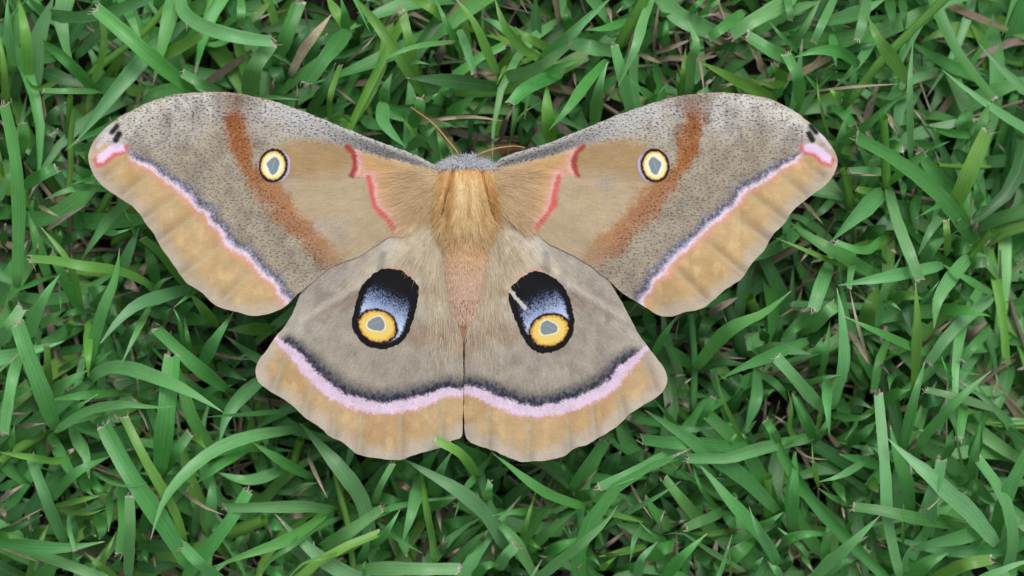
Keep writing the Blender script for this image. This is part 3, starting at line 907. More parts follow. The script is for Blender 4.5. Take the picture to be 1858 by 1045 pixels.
def build_fur():
    r = np.random.default_rng(21)
    by = np.array(BODY)
    # thorax: long ochre hair combed backwards in tufts
    K = 5200
    y = r.uniform(286, 398, K); a = r.uniform(-1.45, 1.45, K)
    x, _, z = body_pt(y, a)
    gl, gr_ = 824 - 24 * (y - 300) / 90, 872 + 22 * (y - 300) / 90
    keep = (np.abs(x - gl) > 3.0) & (np.abs(x - gr_) > 3.0)
    x, y, z, a = x[keep], y[keep], z[keep], a[keep]; K = len(x); gl, gr_ = gl[keep], gr_[keep]
    tuft = np.sin((x - 846) / 7.0 + np.sin(y / 17) * 0.8)
    roots = np.array([W(p, q, s) for p, q, s in zip(x, y, z + 0.00005)])
    fan = (x - 846) / 60.0
    dx = fan * 0.30 + tuft * 0.10 + r.normal(0, 0.06, K)
    dx = np.where((x < gl) | (x > gr_), np.sign(fan) * 0.27 + r.normal(0, 0.05, K), dx)
    dirs = px_dir(dx, np.ones(K), r.uniform(-0.04, 0.10, K) - np.abs(np.sin(a)) * 0.15)
    L = r.uniform(20, 50, K) * U
    tone = fbm(x / 7, y / 40, 5) * 1.3 - 0.2 + r.normal(0, 0.18, K) + 0.18 * np.exp(-((x - 847) / 22) ** 2) + 0.25 * sstep(360, 398, y)
    c0, c1, c2 = lin((178, 128, 72)), lin((208, 166, 106)), lin((228, 202, 154))
    t = np.clip(tone, 0, 1)[:, None]
    cols = np.where(t < 0.5, c0 + (c1 - c0) * t * 2, c1 + (c2 - c1) * (t - 0.5) * 2)
    link('thorax_fur', hair_mesh('thorax_fur', roots, dirs, L, r.uniform(0.00007, 0.00014, K), cols, 0.0005, r.normal(0, 0.0005, K)), body)['kind'] = 'stuff'
    # collar: short grey-white hair
    K = 2600
    y = r.uniform(284, 303, K); a = r.uniform(-1.5, 1.5, K)
    x, _, z = body_pt(y, a)
    sh = 6 * ((x - 846) / 55) ** 2
    roots = np.array([W(p, q, s) for p, q, s in zip(x, y + sh, z)])
    dirs = px_dir((x - 846) / 60.0 + r.normal(0, 0.7, K), r.normal(0.15, 0.4, K), r.uniform(0.0, 0.4, K))
    g = np.where(r.random(K) < 0.72, r.uniform(0.52, 0.80, K), r.uniform(0.12, 0.35, K))
    cols = np.stack([g * 0.95, g * 0.97, g * 1.06], 1)
    roots[:, 2] += 0.0004
    link('collar_fur', hair_mesh('collar_fur', roots, dirs, r.uniform(6, 13, K) * U, r.uniform(0.00006, 0.00011, K), cols, 0.0002, r.normal(0, 0.0003, K)), body)['kind'] = 'stuff'
    # abdomen: ochre in front fading to short pinkish hair
    K = 4200
    y = r.uniform(385, 585, K); a = r.uniform(-1.3, 1.3, K)
    x, _, z = body_pt(y, a)
    roots = np.array([W(p, q, s) for p, q, s in zip(x, y, z - 0.00005)])
    long = np.clip((455 - y) / 60, 0, 1)
    dirs = px_dir((x - body_cx(y)) / 45.0 * (0.5 * long + 0.1) + r.normal(0, 0.22, K), np.ones(K), r.uniform(0.0, 0.12, K))
    L = (10 + 24 * long) * r.uniform(0.7, 1.3, K) * U
    t = np.clip((y - 440 + r.normal(0, 22, K)) / 80, 0, 1)[:, None]
    cA, cB = lin((210, 170, 112)), lin((218, 184, 164))
    cols = (cA + (cB - cA) * t) * r.uniform(0.86, 1.12, K)[:, None]
    cream = r.random(K) < 0.22
    cols[cream] = lin((224, 204, 170))
    ring = np.exp(-((y - 458) / 9) ** 2 - ((x - 844) / 9) ** 2)
    cols = cols * (1 + 0.15 * ring[:, None])
    link('abdomen_fur', hair_mesh('abdomen_fur', roots, dirs, L, r.uniform(0.00005, 0.0001, K), cols, 0.00025, r.normal(0, 0.0003, K)), body)['kind'] = 'stuff'
    # hair on the wing bases
    for sk, flip in (('L', False), ('R', True)):
        S = SIDE[sk]
        fw = [o for o in moth.children if o.name.startswith('forewing')][1 if flip else 0]
        hw = [o for o in moth.children if o.name.startswith('hindwing')][1 if flip else 0]
        K = 2600
        # hindwing: fan from the root down the inner half
        th = r.uniform(math.radians(82), math.radians(128), K)
        rad = r.uniform(20, 300, K)
        keep = r.random(K) < np.clip((310 - rad) / 170, 0.05, 1)
        th, rad = th[keep], rad[keep]
        P = np.stack([808 + np.cos(th) * rad, 372 + np.sin(th) * rad], 1)
        ok = inside(P, S['hw'])
        dsp, _, _ = seg_dist(P, [(704, 487), (743, 502), (760, 530)])
        ok &= ~inside(P, [(668, 440), (745, 440), (775, 485), (776, 690), (600, 690), (620, 560)])
        dfw = sd_poly(P, S['fw'])
        ok &= dfw > 2
        P, th, rad = P[ok], th[ok], rad[ok]
        K = len(P)
        z = hw_height(P, S) + 0.00005
        X = MIR - P[:, 0] if flip else P[:, 0]
        roots = np.array([W(p, q, s) for p, q, s in zip(X, P[:, 1], z)])
        an = th + r.normal(0, 0.08, K)
        dx = np.cos(an) * (-1 if flip else 1)
        dirs = px_dir(dx, np.sin(an), r.uniform(-0.004, 0.02, K))
        L = np.clip(r.uniform(26, 60, K), 5, 300) * U
        far = (rad > 130)
        L[far] *= 0.6
        b = fbm(P[:, 0] / 8, P[:, 1] / 40, 3)[:, None]
        cols = lin((184, 166, 136)) * (1 - b) + lin((222, 208, 182)) * b
        cols = cols * r.uniform(0.8, 1.15, K)[:, None]
        link('wing_hair', hair_mesh('wing_hair', roots, dirs, L, r.uniform(0.00004, 0.00008, K), cols, 0.0003, r.normal(0, 0.0003, K)), hw)['kind'] = 'stuff'
        # forewing base
        K = 2200
        P = np.stack([r.uniform(700, 800, K), r.uniform(305, 420, K)], 1)
        ok = inside(P, S['fw']) & (P[:, 1] > 308 + (800 - P[:, 0]) * 0.02) & (P[:, 0] > 700 + 0.25 * np.abs(P[:, 1] - 330)) & (r.random(K) < sstep(690, 790, P[:, 0]))
        P = P[ok]; K = len(P)
        z = fw_height(P, S) + 0.00005
        X = MIR - P[:, 0] if flip else P[:, 0]
        roots = np.array([W(p, q, s) for p, q, s in zip(X, P[:, 1], z)])
        an = np.arctan2(P[:, 1] - 318, P[:, 0] - 830) + r.normal(0, 0.12, K)
        dirs = px_dir(np.cos(an) * (-1 if flip else 1), np.sin(an), r.uniform(-0.004, 0.03, K))
        b = fbm(P[:, 0] / 10, P[:, 1] / 10, 6)[:, None]
        cols = lin((188, 150, 102)) * (1 - b) + lin((218, 196, 158)) * b
        link('wing_hair', hair_mesh('wing_hair', roots, dirs, r.uniform(18, 42, K) * U, r.uniform(0.00004, 0.00008, K), cols, 0.0002, r.normal(0, 0.0003, K)), fw)['kind'] = 'stuff'
build_fur()

def tube(path, radii, n=8):
    P = np.asarray(path)
    V, F = [], []
    T = np.gradient(P, axis=0)
    T /= np.linalg.norm(T, axis=1)[:, None]
    for i, p in enumerate(P):
        u = np.cross(T[i], (0.13, 0.27, 0.95)); u /= np.linalg.norm(u)
        v = np.cross(T[i], u)
        for k in range(n):
            a = 2 * math.pi * k / n
            V.append(p + (u * math.cos(a) + v * math.sin(a)) * radii[i])
    for i in range(len(P) - 1):
        for k in range(n):
            k2 = (k + 1) % n
            F.append((i * n + k, i * n + k2, (i + 1) * n + k2, (i + 1) * n + k))
    F.append(tuple(reversed(range(n))))
    F.append(tuple((len(P) - 1) * n + k for k in range(n)))
    return np.array(V), F

def build_antennae():
    for pts, cs in (([(836, 290, .0315), (828, 274, .0328), (812, 254, .0336), (790, 228, .0340), (768, 210, .0340), (746, 195, .0336)], (0.3, 0.25)),
                    ([(860, 288, .0315), (872, 279, .0328), (890, 272, .0334), (912, 267, .0334), (935, 265, .0330), (952, 268, .0325)], (0.15, 0.9))):
        P = catmull([W(*p) for p in pts], 40)
        rad = np.linspace(0.00017, 0.00006, 40)
        V, F = tube(P, rad, 6)
        an = link('antenna', make_mesh('antenna', V, F, M_BODY, np.tile(lin((192, 158, 110)), (len(V), 1))), moth)
        # comb teeth both sides
        Pq = catmull([W(*p) for p in pts], 46)[3:]
        T = np.gradient(Pq, axis=0); T /= np.linalg.norm(T, axis=1)[:, None]
        roots, dirs, L = [], [], []
        for sgn, sc in ((1, cs[0]), (-1, cs[1])):
            sd_ = np.stack([-T[:, 1], T[:, 0], np.zeros(len(T))], 1) * sgn
            dd = sd_ * (0.35 + sc) + T * 0.35 + np.array([0, 0, -0.75 + 0.5 * sc])
            dd /= np.linalg.norm(dd, axis=1)[:, None]
            roots.append(Pq); dirs.append(dd)
            t = np.linspace(0, 1, len(Pq))
            L.append((0.0008 + 0.0013 * np.sin(np.clip(t * 1.15, 0, 1) * math.pi) ** 0.7) * (0.75 + 0.25 * sc))
        roots, dirs, L = np.vstack(roots), np.vstack(dirs), np.concatenate(L)
        K = len(roots)
        cb = link('comb', hair_mesh('comb', roots, dirs, L, np.full(K, 0.00008), np.tile(lin((132, 104, 70)), (K, 1)), 0.0, np.zeros(K), 2), an)
        cb['kind'] = 'stuff'
build_antennae()

# ------------------------------------------------------------------ grass: the blades the photograph shows
# u,v points in quarter-scale tiles, from base to tip; then width, tip (p pointed, c clipped, m round stem), tone, layer
TILES = {
'0,0': """1400,660 1080,400 900,240 700,70;120cn3
665,625 500,440 320,300;105cn2
700,665 500,665 315,660;55cb3
1330,170 1100,350 960,510 800,700 540,1045;130pb2
870,-20 950,130 1035,330;80pn2
1310,-40 1330,80 1450,180 1650,250 1858,290 1980,300;110cb3
660,625 725,480 755,330 750,200 685,0;62py2
245,640 270,300 390,-30;150pb2
215,610 185,250 130,-30;90py2
95,500 60,150 55,-30;80pb2
40,770 30,500 0,250;60py2
400,600 300,640 230,625 185,545;48py2
400,400 540,230 680,20;105pd1
555,410 800,180 1090,-10;90pd1
1130,415 1270,360 1460,245;95cy2
640,545 900,350 1060,220 1210,40;58my1
1600,665 1450,600 1325,530;80cb2
1300,570 1280,470 1245,370;90cb1
1710,270 1560,325 1430,300;60pn1
1752,-20 1748,190;65cb2
1600,160 1550,80 1490,-20;60py1
1600,210 1720,130 1870,90;80pn1
1340,640 1130,680 1000,790;105pn1
490,1000 500,850 510,700;50my1
850,880 700,960 600,1000 470,1095;50pn2
300,520 420,560 620,620;110pd1
100,700 130,560 110,420;90pd1
330,920 400,820 480,740;90pd1
900,620 980,650 1080,640;80py1
690,640 760,600 830,590 900,560;90pn1
930,800 1000,760;90pb1""",
'400,0': """200,700 250,480 375,305;135cb3
400,450 480,250 570,20;115cn2
930,225 780,390 625,605;125cn3
915,215 860,120 770,-30;88py2
915,215 900,100 870,-30;80pn2
1490,705 1330,450 1150,190 960,-40;98py3
1420,570 1370,300 1318,75;80cy2
1705,300 1430,335 1250,400 1100,505;42pb3
1745,385 1640,170 1555,-30;50pn2
2010,635 1700,590 1480,570 1345,565;112pd2
1285,475 1430,450 1525,470;46pb3
1470,735 1540,705 1582,678;50pb3
1190,745 1205,640 1248,530;98pb2
1180,745 1195,900 1345,1070;108pb3
1190,790 1260,850 1335,882;52pb2
1390,910 1440,800 1455,715;100cn2
1510,1070 1400,960 1310,845;55py2
1375,1070 1490,980 1578,905;88pb3
1665,1180 1570,935;78pn2
640,830 760,640 840,450;92pd2
795,880 800,700 872,475;52cy3
410,700 560,560 700,420;80pn1
380,450 460,630;100pd1
260,700 430,710 592,726;36pb3
60,195 230,130 385,-10;70py1
1735,215 1790,350 1842,525;70cb3
1610,785 1400,785 1230,770;80pd1
1030,860 1110,900 1200,945;100pb1
1095,860 1045,640;52my1
800,875 880,855 955,890;52py2
1640,910 1740,790 1870,670;110pn1
500,460 580,300 665,165;98pd1
1000,250 1080,-10;80pd1
1630,140 1520,50 1360,-20;88py2
1500,490 1545,375;42cd1
690,830 820,790 960,740;100pd1
620,500 700,330 780,240;80pd1
960,460 1100,520 1200,560;90pd1
1640,640 1700,720;120pd1
510,540 600,370 690,250 810,100;82ps2
940,620 1050,600 1220,605;52ps1
920,445 1050,340 1135,245;20ps2
1170,205 1345,-10;22ps2
1190,195 1410,40;22ps2
1580,475 1610,350 1635,230;55ps1
850,650 1000,770;22ps1
540,840 560,700 555,610;24ps1
1140,20 1400,100 1560,180;40ps1
1450,890 1650,860 1858,852;26ps2
1530,870 1620,890 1718,930;18ps2
1000,975 1100,970 1190,968;24ps1
370,690 390,560;40ps1""",
'800,0': """415,545 330,370 230,150 80,-40;88py3
405,520 330,330 305,200 302,10;36pn2
715,412 620,375 520,270 450,160 390,-20;78py3
705,290 690,150 690,-30;85pd2
740,412 930,255 1060,130 1250,-30;92pb3
478,555 640,515 790,430 930,320;112cb3
475,500 580,450 690,425;66py2
700,545 850,490 1030,430;68pn2
860,535 720,600 600,670 515,760;125cn2
785,352 640,280 535,195;78py2
1245,372 1080,345 920,310;125cb2
1540,-40 1470,150 1420,330 1340,520 1285,628;80pb3
1285,345 1380,180 1490,-30;90my2
1378,820 1310,540 1255,330;98cb3
1550,735 1460,660 1370,570;108pn2
1205,440 1060,600 930,780 782,948;88pn3
1118,900 1150,630 1212,450;98pb3
1080,770 1095,600 1075,415;78pd2
805,1045 775,850 770,600;108py2
1375,148 1200,205 1045,218;66pn2
590,1060 585,845;60cd1
500,1045 545,890 620,805 730,740;28py2
210,1010 230,850 360,680;48pd1
142,375 100,280 -10,80;40pn2
1485,765 1560,700 1643,608;50pn3
1750,705 1760,520 1778,345;46py3
1530,660 1500,460;85pd1
925,220 910,40;80pd1
470,480 440,545 398,622;34py3
1000,780 830,800;70pn1
0,200 90,230 150,260;60pn1
650,450 560,400 500,300;80pd1
1250,80 1340,30 1420,-20;70pn1
980,520 1060,640;90pd1
30,760 110,630;100pd1
600,1040 700,900 720,840;60pd1
1100,300 1180,420;90pd1
430,1005 480,860 525,785;52ps2
330,1035 430,1000;42ps2
-10,855 250,850 460,880;26ps2
1550,385 1810,295;34ps2
1545,400 1560,200 1592,-10;26ps2
1430,385 1610,462;42ps2
1560,432 1740,412;48ps1
968,535 988,658;26ps2
250,520 410,535;42ps1
1175,745 1275,600;30ps1
1215,60 1240,180;40ps1
1230,140 1330,40;26ps1
640,970 740,910;40ps1
1030,250 1100,180;20ps1
1200,560 1420,470;36ps1
580,0 640,110;22ps2""",
'1200,0': """970,-20 800,75 640,165 505,255;118cb3
600,85 440,205 345,275;88cn2
240,660 400,490 565,230;68pd2
965,445 800,375 700,310 625,265;118cn3
1425,460 1290,375 1120,370 955,420;92pn3
1005,745 990,560 910,398;92cn3
825,722 620,620 430,520 252,436;95py3
905,612 780,610 640,568;66py2
890,590 850,520 795,455;108py2
795,705 870,650 928,590;88pn2
985,375 860,250 763,130;44pn3
960,340 1040,200 1160,-20;58pb2
1265,-30 1170,170 1108,302;68cb3
1500,-30 1470,130 1428,288;80cb3
910,-30 945,140;60cb3
1795,595 1700,460 1580,290 1495,110;112py3
1358,755 1470,600 1590,450 1720,320 1860,180 2110,-60;72my3
1812,1165 1805,700 1810,500 1832,285;56pb3
1325,1035 1500,890 1640,770 1785,665;96pn3
1330,745 1390,600 1405,445;66pn2
1300,730 1215,640;70py2
1215,985 1150,740 1130,565;26py3
1145,645 1100,610 1035,530;48pn2
1265,775 1330,830 1392,905;88cn2
1100,905 1280,868;70pd1
1200,155 1400,100 1630,-10;108pb1
680,240 900,95 1160,5;108pn1
870,210 1100,80;88pd1
1350,368 1565,308;68pd1
1790,685 1650,690 1530,695;88pn1
1650,-20 1685,230;88pd1
1745,-20 1765,230;68pd1
135,695 125,600 115,530;52pn2
200,670 215,430 255,320 185,140;88pb3
-20,-20 120,115 270,185 395,240;145cb2
30,340 40,130;60pn1
460,340 640,350;90pd1
1060,660 1150,540 1280,520;90pd1
1620,640 1700,560;110pd1
1400,1000 1500,940;90pd1
1240,250 1270,480;70pn1
0,110 90,100;40pn2
520,20 640,-30;60pn2
290,100 420,10;45cn2
200,100 310,-10;45cn2
270,652 400,550;30ps2
0,372 205,288;32ps2
0,422 300,420 410,400;50ps1
1065,665 1400,630 1745,608;22ps2
760,525 720,480 700,350;55ps1
430,640 540,600;22ps1
1390,755 1470,900 1560,1045;36ps2
1645,830 1700,960;46ps2
300,365 410,340;30ps1
280,440 310,670;24ps2
110,250 150,420;40ps1
1140,560 1200,500 1290,440;18ps3
1500,730 1560,655;18ps2
660,360 720,480;26ps1""",
'1394,200': """500,315 530,180 565,45;80pb2
835,590 640,760 445,965;145pb3
868,560 930,800 1030,1060 1097,1230;98cb3
1318,765 1450,480 1592,150;128cy3
1490,310 1545,120 1610,-60;108pn3
1370,622 1280,530 1180,420 1105,298;105cn2
888,525 980,425 1142,308;88cn3
838,448 720,440 590,440;68cb2
832,605 740,592 648,578;66cy2
1335,648 1180,720 1065,790;38pn3
1302,700 1180,870 1085,1060;78pb3
1300,1045 1300,900 1292,800;58cy3
1470,185 1300,150 1095,105;78pn2
1080,230 1200,262 1318,225;66pn2
1235,210 1200,95;48py2
870,250 980,275;88cn2
825,340 730,368;58pn2
830,925 730,1015 620,1010 488,960;66cn3
870,680 868,802;46pn2
985,530 980,655;50pn2
600,700 550,430;78my1
525,600 400,720 270,835;58pd1
1530,710 1500,480;88pn2
1620,640 1530,705;88pn2
1615,410 1380,410 1230,400;42my2
700,905 870,840;118pd1
785,305 650,200;88pd1
1015,235 980,190 915,70;58pd1
1440,155 1420,-10;140pb1
862,575 850,330 838,50;72my3
1100,600 1060,720 1080,900;90pd1
1380,300 1460,420;90pd1
1240,880 1200,960 1160,1040;110pn1
690,660 640,560;60my1
1060,480 1180,560;100pd1
1340,960 1480,980;110pn1
560,475 700,470 832,478;16ps3
1490,905 1530,800;40ps2
1470,870 1480,780;32ps2
1540,890 1560,830;30ps2
1340,840 1400,780;40ps2
1060,270 1110,320;36ps2
270,680 340,760 400,830;36ps2
860,40 930,160;50ps1
690,110 770,270;36ps2
660,910 720,840;20ps2""",
'0,200': """125,1280 140,750 125,450 90,200 35,-40;112cn3
180,545 300,475 408,425;98cn3
-10,660 60,490 78,445;68cb2
785,575 620,562 480,585 322,648;58pb3
705,490 590,520 475,555;40pn2
945,645 780,800 690,930 575,1115;96pb3
995,955 940,800 872,675;30py3
758,890 860,885 958,858;50pb3
660,855 750,690 815,585;70my1
690,530 600,450 530,390;105pn1
220,410 330,250 425,130;135pd1
240,80 330,130 378,172;80cd1
390,340 490,365;60pb1
180,840 235,720 245,650;60cn2
350,1215 260,930 205,740;88pn2
645,375 578,318;40py2
20,470 0,290;50py2
160,290 175,190 160,90;88cn2
490,630 515,400 512,200 540,-10;50my2
460,960 560,900 680,870;80pd1
430,960 440,870;50pn2
640,250 560,300 560,370;70pd1
20,950 40,820;90pd1
820,960 900,900 960,880;70my1
340,870 500,760 630,690;36ps2
280,690 440,780;36ps2
400,645 550,612 695,640;105ps1
510,1005 590,965;32ps1
270,1040 275,960;18ps2""",
'0,400': """1095,470 960,400 800,352 600,330 400,290 220,278;74cy3
595,645 540,420 480,270 296,45;58py3
565,645 450,380 375,245;88cn3
640,1065 690,850 760,620 840,420 870,200;108pn3
860,430 940,220 1010,50;92pb2
1420,480 1180,550 1000,612 860,730 728,895;104pb3
190,850 330,560 440,385;125pb3
0,890 60,790 155,635;108cb3
1085,635 1000,800 882,1045;54pb3
1105,545 1180,440 1265,408;48pb2
1445,1085 1570,860 1700,660;108pn3
1950,785 1800,790 1650,795;98py2
1565,755 1480,640 1375,525;108py2
1345,465 1200,260 1035,125;88cy2
1135,450 1100,300 1055,190;88pn2
1335,885 1300,720 1258,635;40pn3
1435,498 1340,570 1258,635;44pn3
1395,1005 1340,700;48pn2
345,418 150,490 -10,550;44pn3
645,662 530,662 438,708;54pn3
290,765 480,640;88pn1
430,470 442,660;34pb3
730,610 640,530;125pn1
640,530 780,475;88pb1
890,880 1060,700;88pd1
1000,1030 1085,800;58pd1
1370,700 1560,720;98pn1
620,1095 700,1030 822,940;58pn2
0,980 130,960;100pn1
420,960 560,930 650,900;80pd1
500,800 520,700;60py1
730,300 660,280;90pn1
1320,660 1420,590;90pn1
1180,720 1240,640;100pn1
80,640 110,560;90pd1
1000,415 1070,305;58ps1
920,440 1010,520;95ps1
580,720 640,800;26ps1
235,300 265,380;16ps2
960,940 980,1050;20ps2
1250,870 1240,800;26ps2""",
'0,600': """650,340 780,268 950,275 1200,365 1400,460 1622,592;116pb3
395,735 590,605 750,550 940,535 1100,555 1255,550;76pb3
875,448 600,470 335,506;68pn3
1160,365 1000,400 860,450;78pd2
420,685 500,615 580,540 718,455;48pn3
642,-60 640,180 640,335;72py3
1160,1035 1210,600 1252,180;150cn3
1545,865 1400,640 1330,420 1270,200;105pn2
2140,580 1700,610 1405,636;62pb3
1990,285 1760,460 1640,620 1590,830;118pb3
0,490 150,440 255,415;108pn1
355,468 480,380 640,285;105pn2
430,285 610,190;50pn1
705,618 540,660 385,742;48pb2
515,695 590,850 645,1010;98pb2
680,650 840,690;135pn1
335,745 150,850 -10,960;78my1
505,918 400,945 200,915 -10,882;66py3
400,705 300,420 190,130 130,-50;132cn3
175,80 90,350 28,740;88cb3
1640,425 1400,230 1135,-20;108cn3
360,415 350,250 345,105;68cy2
360,755 430,880 510,1060;98pn2
1000,462 1190,485;70pn1
1450,470 1690,395;88pn1
80,860 105,670;60pn2
1190,1025 1280,880 1378,742;86cn2
1590,250 1790,360;100pd1
1690,235 1822,155;32pn2
250,330 300,440;80pd1
900,690 1010,840 1080,900;120pd1
1080,120 1000,200;80pd1
1500,330 1400,300;80pn1
1600,120 1700,260;90pd1
1040,600 1110,740;100pd1
700,780 720,650;110pn1
165,692 335,672;44ps2
770,362 935,345;36ps2
830,600 862,665;26ps2
950,130 1000,380 1005,470;18ps2
1010,570 1082,735;20ps2
1100,465 1180,405;22ps2
1300,755 1385,740;40ps2
360,855 400,830;40ps2
0,612 200,605;28ps1
1540,160 1840,210;30ps1""",
'0,784': """1385,985 1180,650 960,330 820,80 755,-50;145cn3
1345,805 1260,560 1060,210 900,-110;78cy3
2150,-20 1858,25 1600,115 1380,275 1200,490 1092,785;106pb3
1835,95 1600,240 1418,378;86pn2
472,805 330,450 228,178;106cb3
375,482 560,290 808,172;86pn3
885,385 905,650 868,888;106cn3
930,1065 945,700 940,465;86cb3
800,445 800,600 788,725;78pn2
675,285 800,360 950,392 1085,358;34pb3
400,535 600,490 780,445;48py2
425,562 640,592 780,548;38py2
505,592 512,720 548,855;54cb3
-60,790 250,830 500,840 760,795;106pn3
-20,745 160,768;78py2
195,1060 270,850 365,640;48py2
695,1060 770,880 845,725;58py3
855,1060 720,960 610,870;58py3
455,1005 610,885;38pn2
1000,980 1310,955;118pd1
830,1010 880,890;78pn2
290,1060 380,980 470,930;120pn2
-10,170 150,320 250,390;135pn2
-10,655 150,560 290,475;88pd1
-10,725 150,680 310,600;58pd1
0,410 165,345;70pn1
560,20 620,150 650,340;95pb2
390,50 480,230 570,410;95pn2
650,320 720,400 790,450;90pn2
590,330 640,420 690,470;90pn2
700,600 740,700 720,780;110pn1
420,620 520,680 560,780;100pd1
1000,820 1200,830 1330,900;110pd1
240,640 200,760;60pd1
100,980 0,950;110pd1
600,1000 760,1010;120pn1
1050,860 1070,950;70pn2
620,680 700,760;120pd1
60,690 200,610 322,548;18ps2
-10,505 90,430 180,378;44ps2
-10,828 200,910 290,945;28ps2
1320,430 1480,540 1635,605;30ps2
580,430 640,550;26ps1
460,170 560,110;40ps2
20,560 40,640;40ps2
360,120 420,90;45ps2
200,560 230,760;22ps1
1120,880 1130,1000;24ps1""",
'300,784': """425,1085 250,950 128,825;112cb3
1215,560 1000,535 700,540 435,545;106cb3
130,1075 270,900 470,640 600,425;104cn3
320,705 345,280;88pb2
210,760 240,430;68pd1
1185,565 1050,680 850,795 600,885 345,980;86pn3
-10,340 165,405;98cn2
855,268 700,335 560,350 370,290;98pb2
1495,800 1430,500 1280,280 1100,70 975,-70;128pb3
1375,1060 1330,700 1270,450 1230,275;48my3
1135,835 1300,740 1430,650 1568,553;106cb3
1255,628 1080,700 900,835 760,935 685,1060;58pn3
1455,785 1330,860 1150,910 1000,955 895,1060;38py3
1065,325 950,270 800,180 635,75;86pn2
925,240 985,50;68my1
730,640 860,710;108pn1
440,745 720,635;100my1
945,445 1010,385 1115,370;38pb2
1512,520 1570,380 1652,232;56cb3
1510,830 1620,700 1705,562;74pn3
1530,640 1680,770 1870,880;44pn3
1395,990 1450,850 1492,690;68pn2
1450,1060 1452,945;42cn3
735,990 870,1060;78pn2
1015,1060 1060,930 1080,790;105pb2
1390,340 1500,250 1650,195;78pd1
1515,470 1750,520;88pn1
1300,572 1745,568;58pn1
1700,670 1755,910;105pn1
480,860 610,715;50pn1
620,830 745,695;105pd1
195,-10 305,135;78py2
1100,480 1195,430;95pb1
750,100 870,260;80pd1
690,180 720,400;90pd1
440,380 530,480;110pd1
1150,750 1190,660;80pn1
900,900 960,840;90my1
1090,980 1170,990;60pb1
1200,120 1220,330;110pd1
1380,220 1420,330;90pd1
820,560 640,610;60pd1
880,1000 920,930;80pd1
1300,980 1200,1040;110pd1
1560,860 1590,950;80pd1
1040,185 1100,320 1180,485;34ps3
1180,950 1300,915;90ps2
1700,370 1785,425;58ps2
750,640 780,780;24ps1
880,610 1040,605;44ps1
1540,610 1590,650;40ps1
910,470 1080,380;22ps2""",
'700,784': """875,845 780,680 700,565 520,420 330,310 110,185;114pb3
665,320 590,205 500,125 352,55;76cyO
735,205 600,130 480,50;86pn2
748,198 600,390 560,450 496,632;56pb3
1092,1065 1030,950 950,800 850,690 732,588;84pb3
1100,1065 1290,910 1450,780 1600,650 1685,530;112pb3
1445,548 1200,460 1050,370 900,250 770,150;84pn3
978,815 1030,640 1092,425;44py3
1110,570 930,580 775,605;58pn3
975,870 1050,720 1150,560 1290,495;86pn2
1035,870 1200,700 1430,545;96pn2
730,495 745,420 758,358;74cb3
352,955 340,780 300,550 262,285;66cy3
245,330 300,220 395,115;96pn2
335,455 400,280 480,140;105pn2
815,995 870,900 945,825;96cb2
635,1060 730,970 820,965;86pn2
485,960 650,800 770,685;86pn2
425,890 560,770 740,645;86pd1
405,690 500,660 630,635;96cn1
485,810 535,630;95pn1
650,660 710,615;88py1
295,555 450,490 550,435;88pn1
850,535 1000,420 1160,285;115pd1
700,355 910,255;115pd1
1350,415 1480,250 1595,62;108cn2
1345,385 1280,250 1150,208;58pn2
1315,340 1265,195;48pn2
1600,300 1710,140;150pd1
1560,275 1870,165;105pd1
1400,470 1570,410;115pn1
1455,550 1570,570 1870,655;58py2
1150,895 1410,765;98pn1
1435,845 1565,980;78pn2
1555,895 1760,868;58py2
1560,1000 1670,910;58py2
1035,785 1135,858;48py3
255,310 190,580 120,805;96pb3
-240,1000 0,990 250,995 528,995;104cb3
85,215 245,345;105pn2
380,600 420,800 400,900;90pd1
900,400 870,300;80pd1
760,480 850,560;100pd1
1220,620 1180,560;80pn1
1100,960 1260,900;90pd1
930,960 990,1040;110pd1
1310,700 1420,760;100pd1
640,400 680,470;60pn2
560,270 500,300;90pd1
1330,300 1370,140;60pn1
690,805 748,705;44ps2
375,560 402,730;38ps2
780,750 780,935;26ps2
95,360 180,440;66ps1
450,905 545,840;36ps1
1560,855 1730,725;34ps2
1370,1050 1450,930;66ps1
1380,425 1548,265;28ps2
390,860 430,740;22ps2
270,800 300,740;36ps2""",
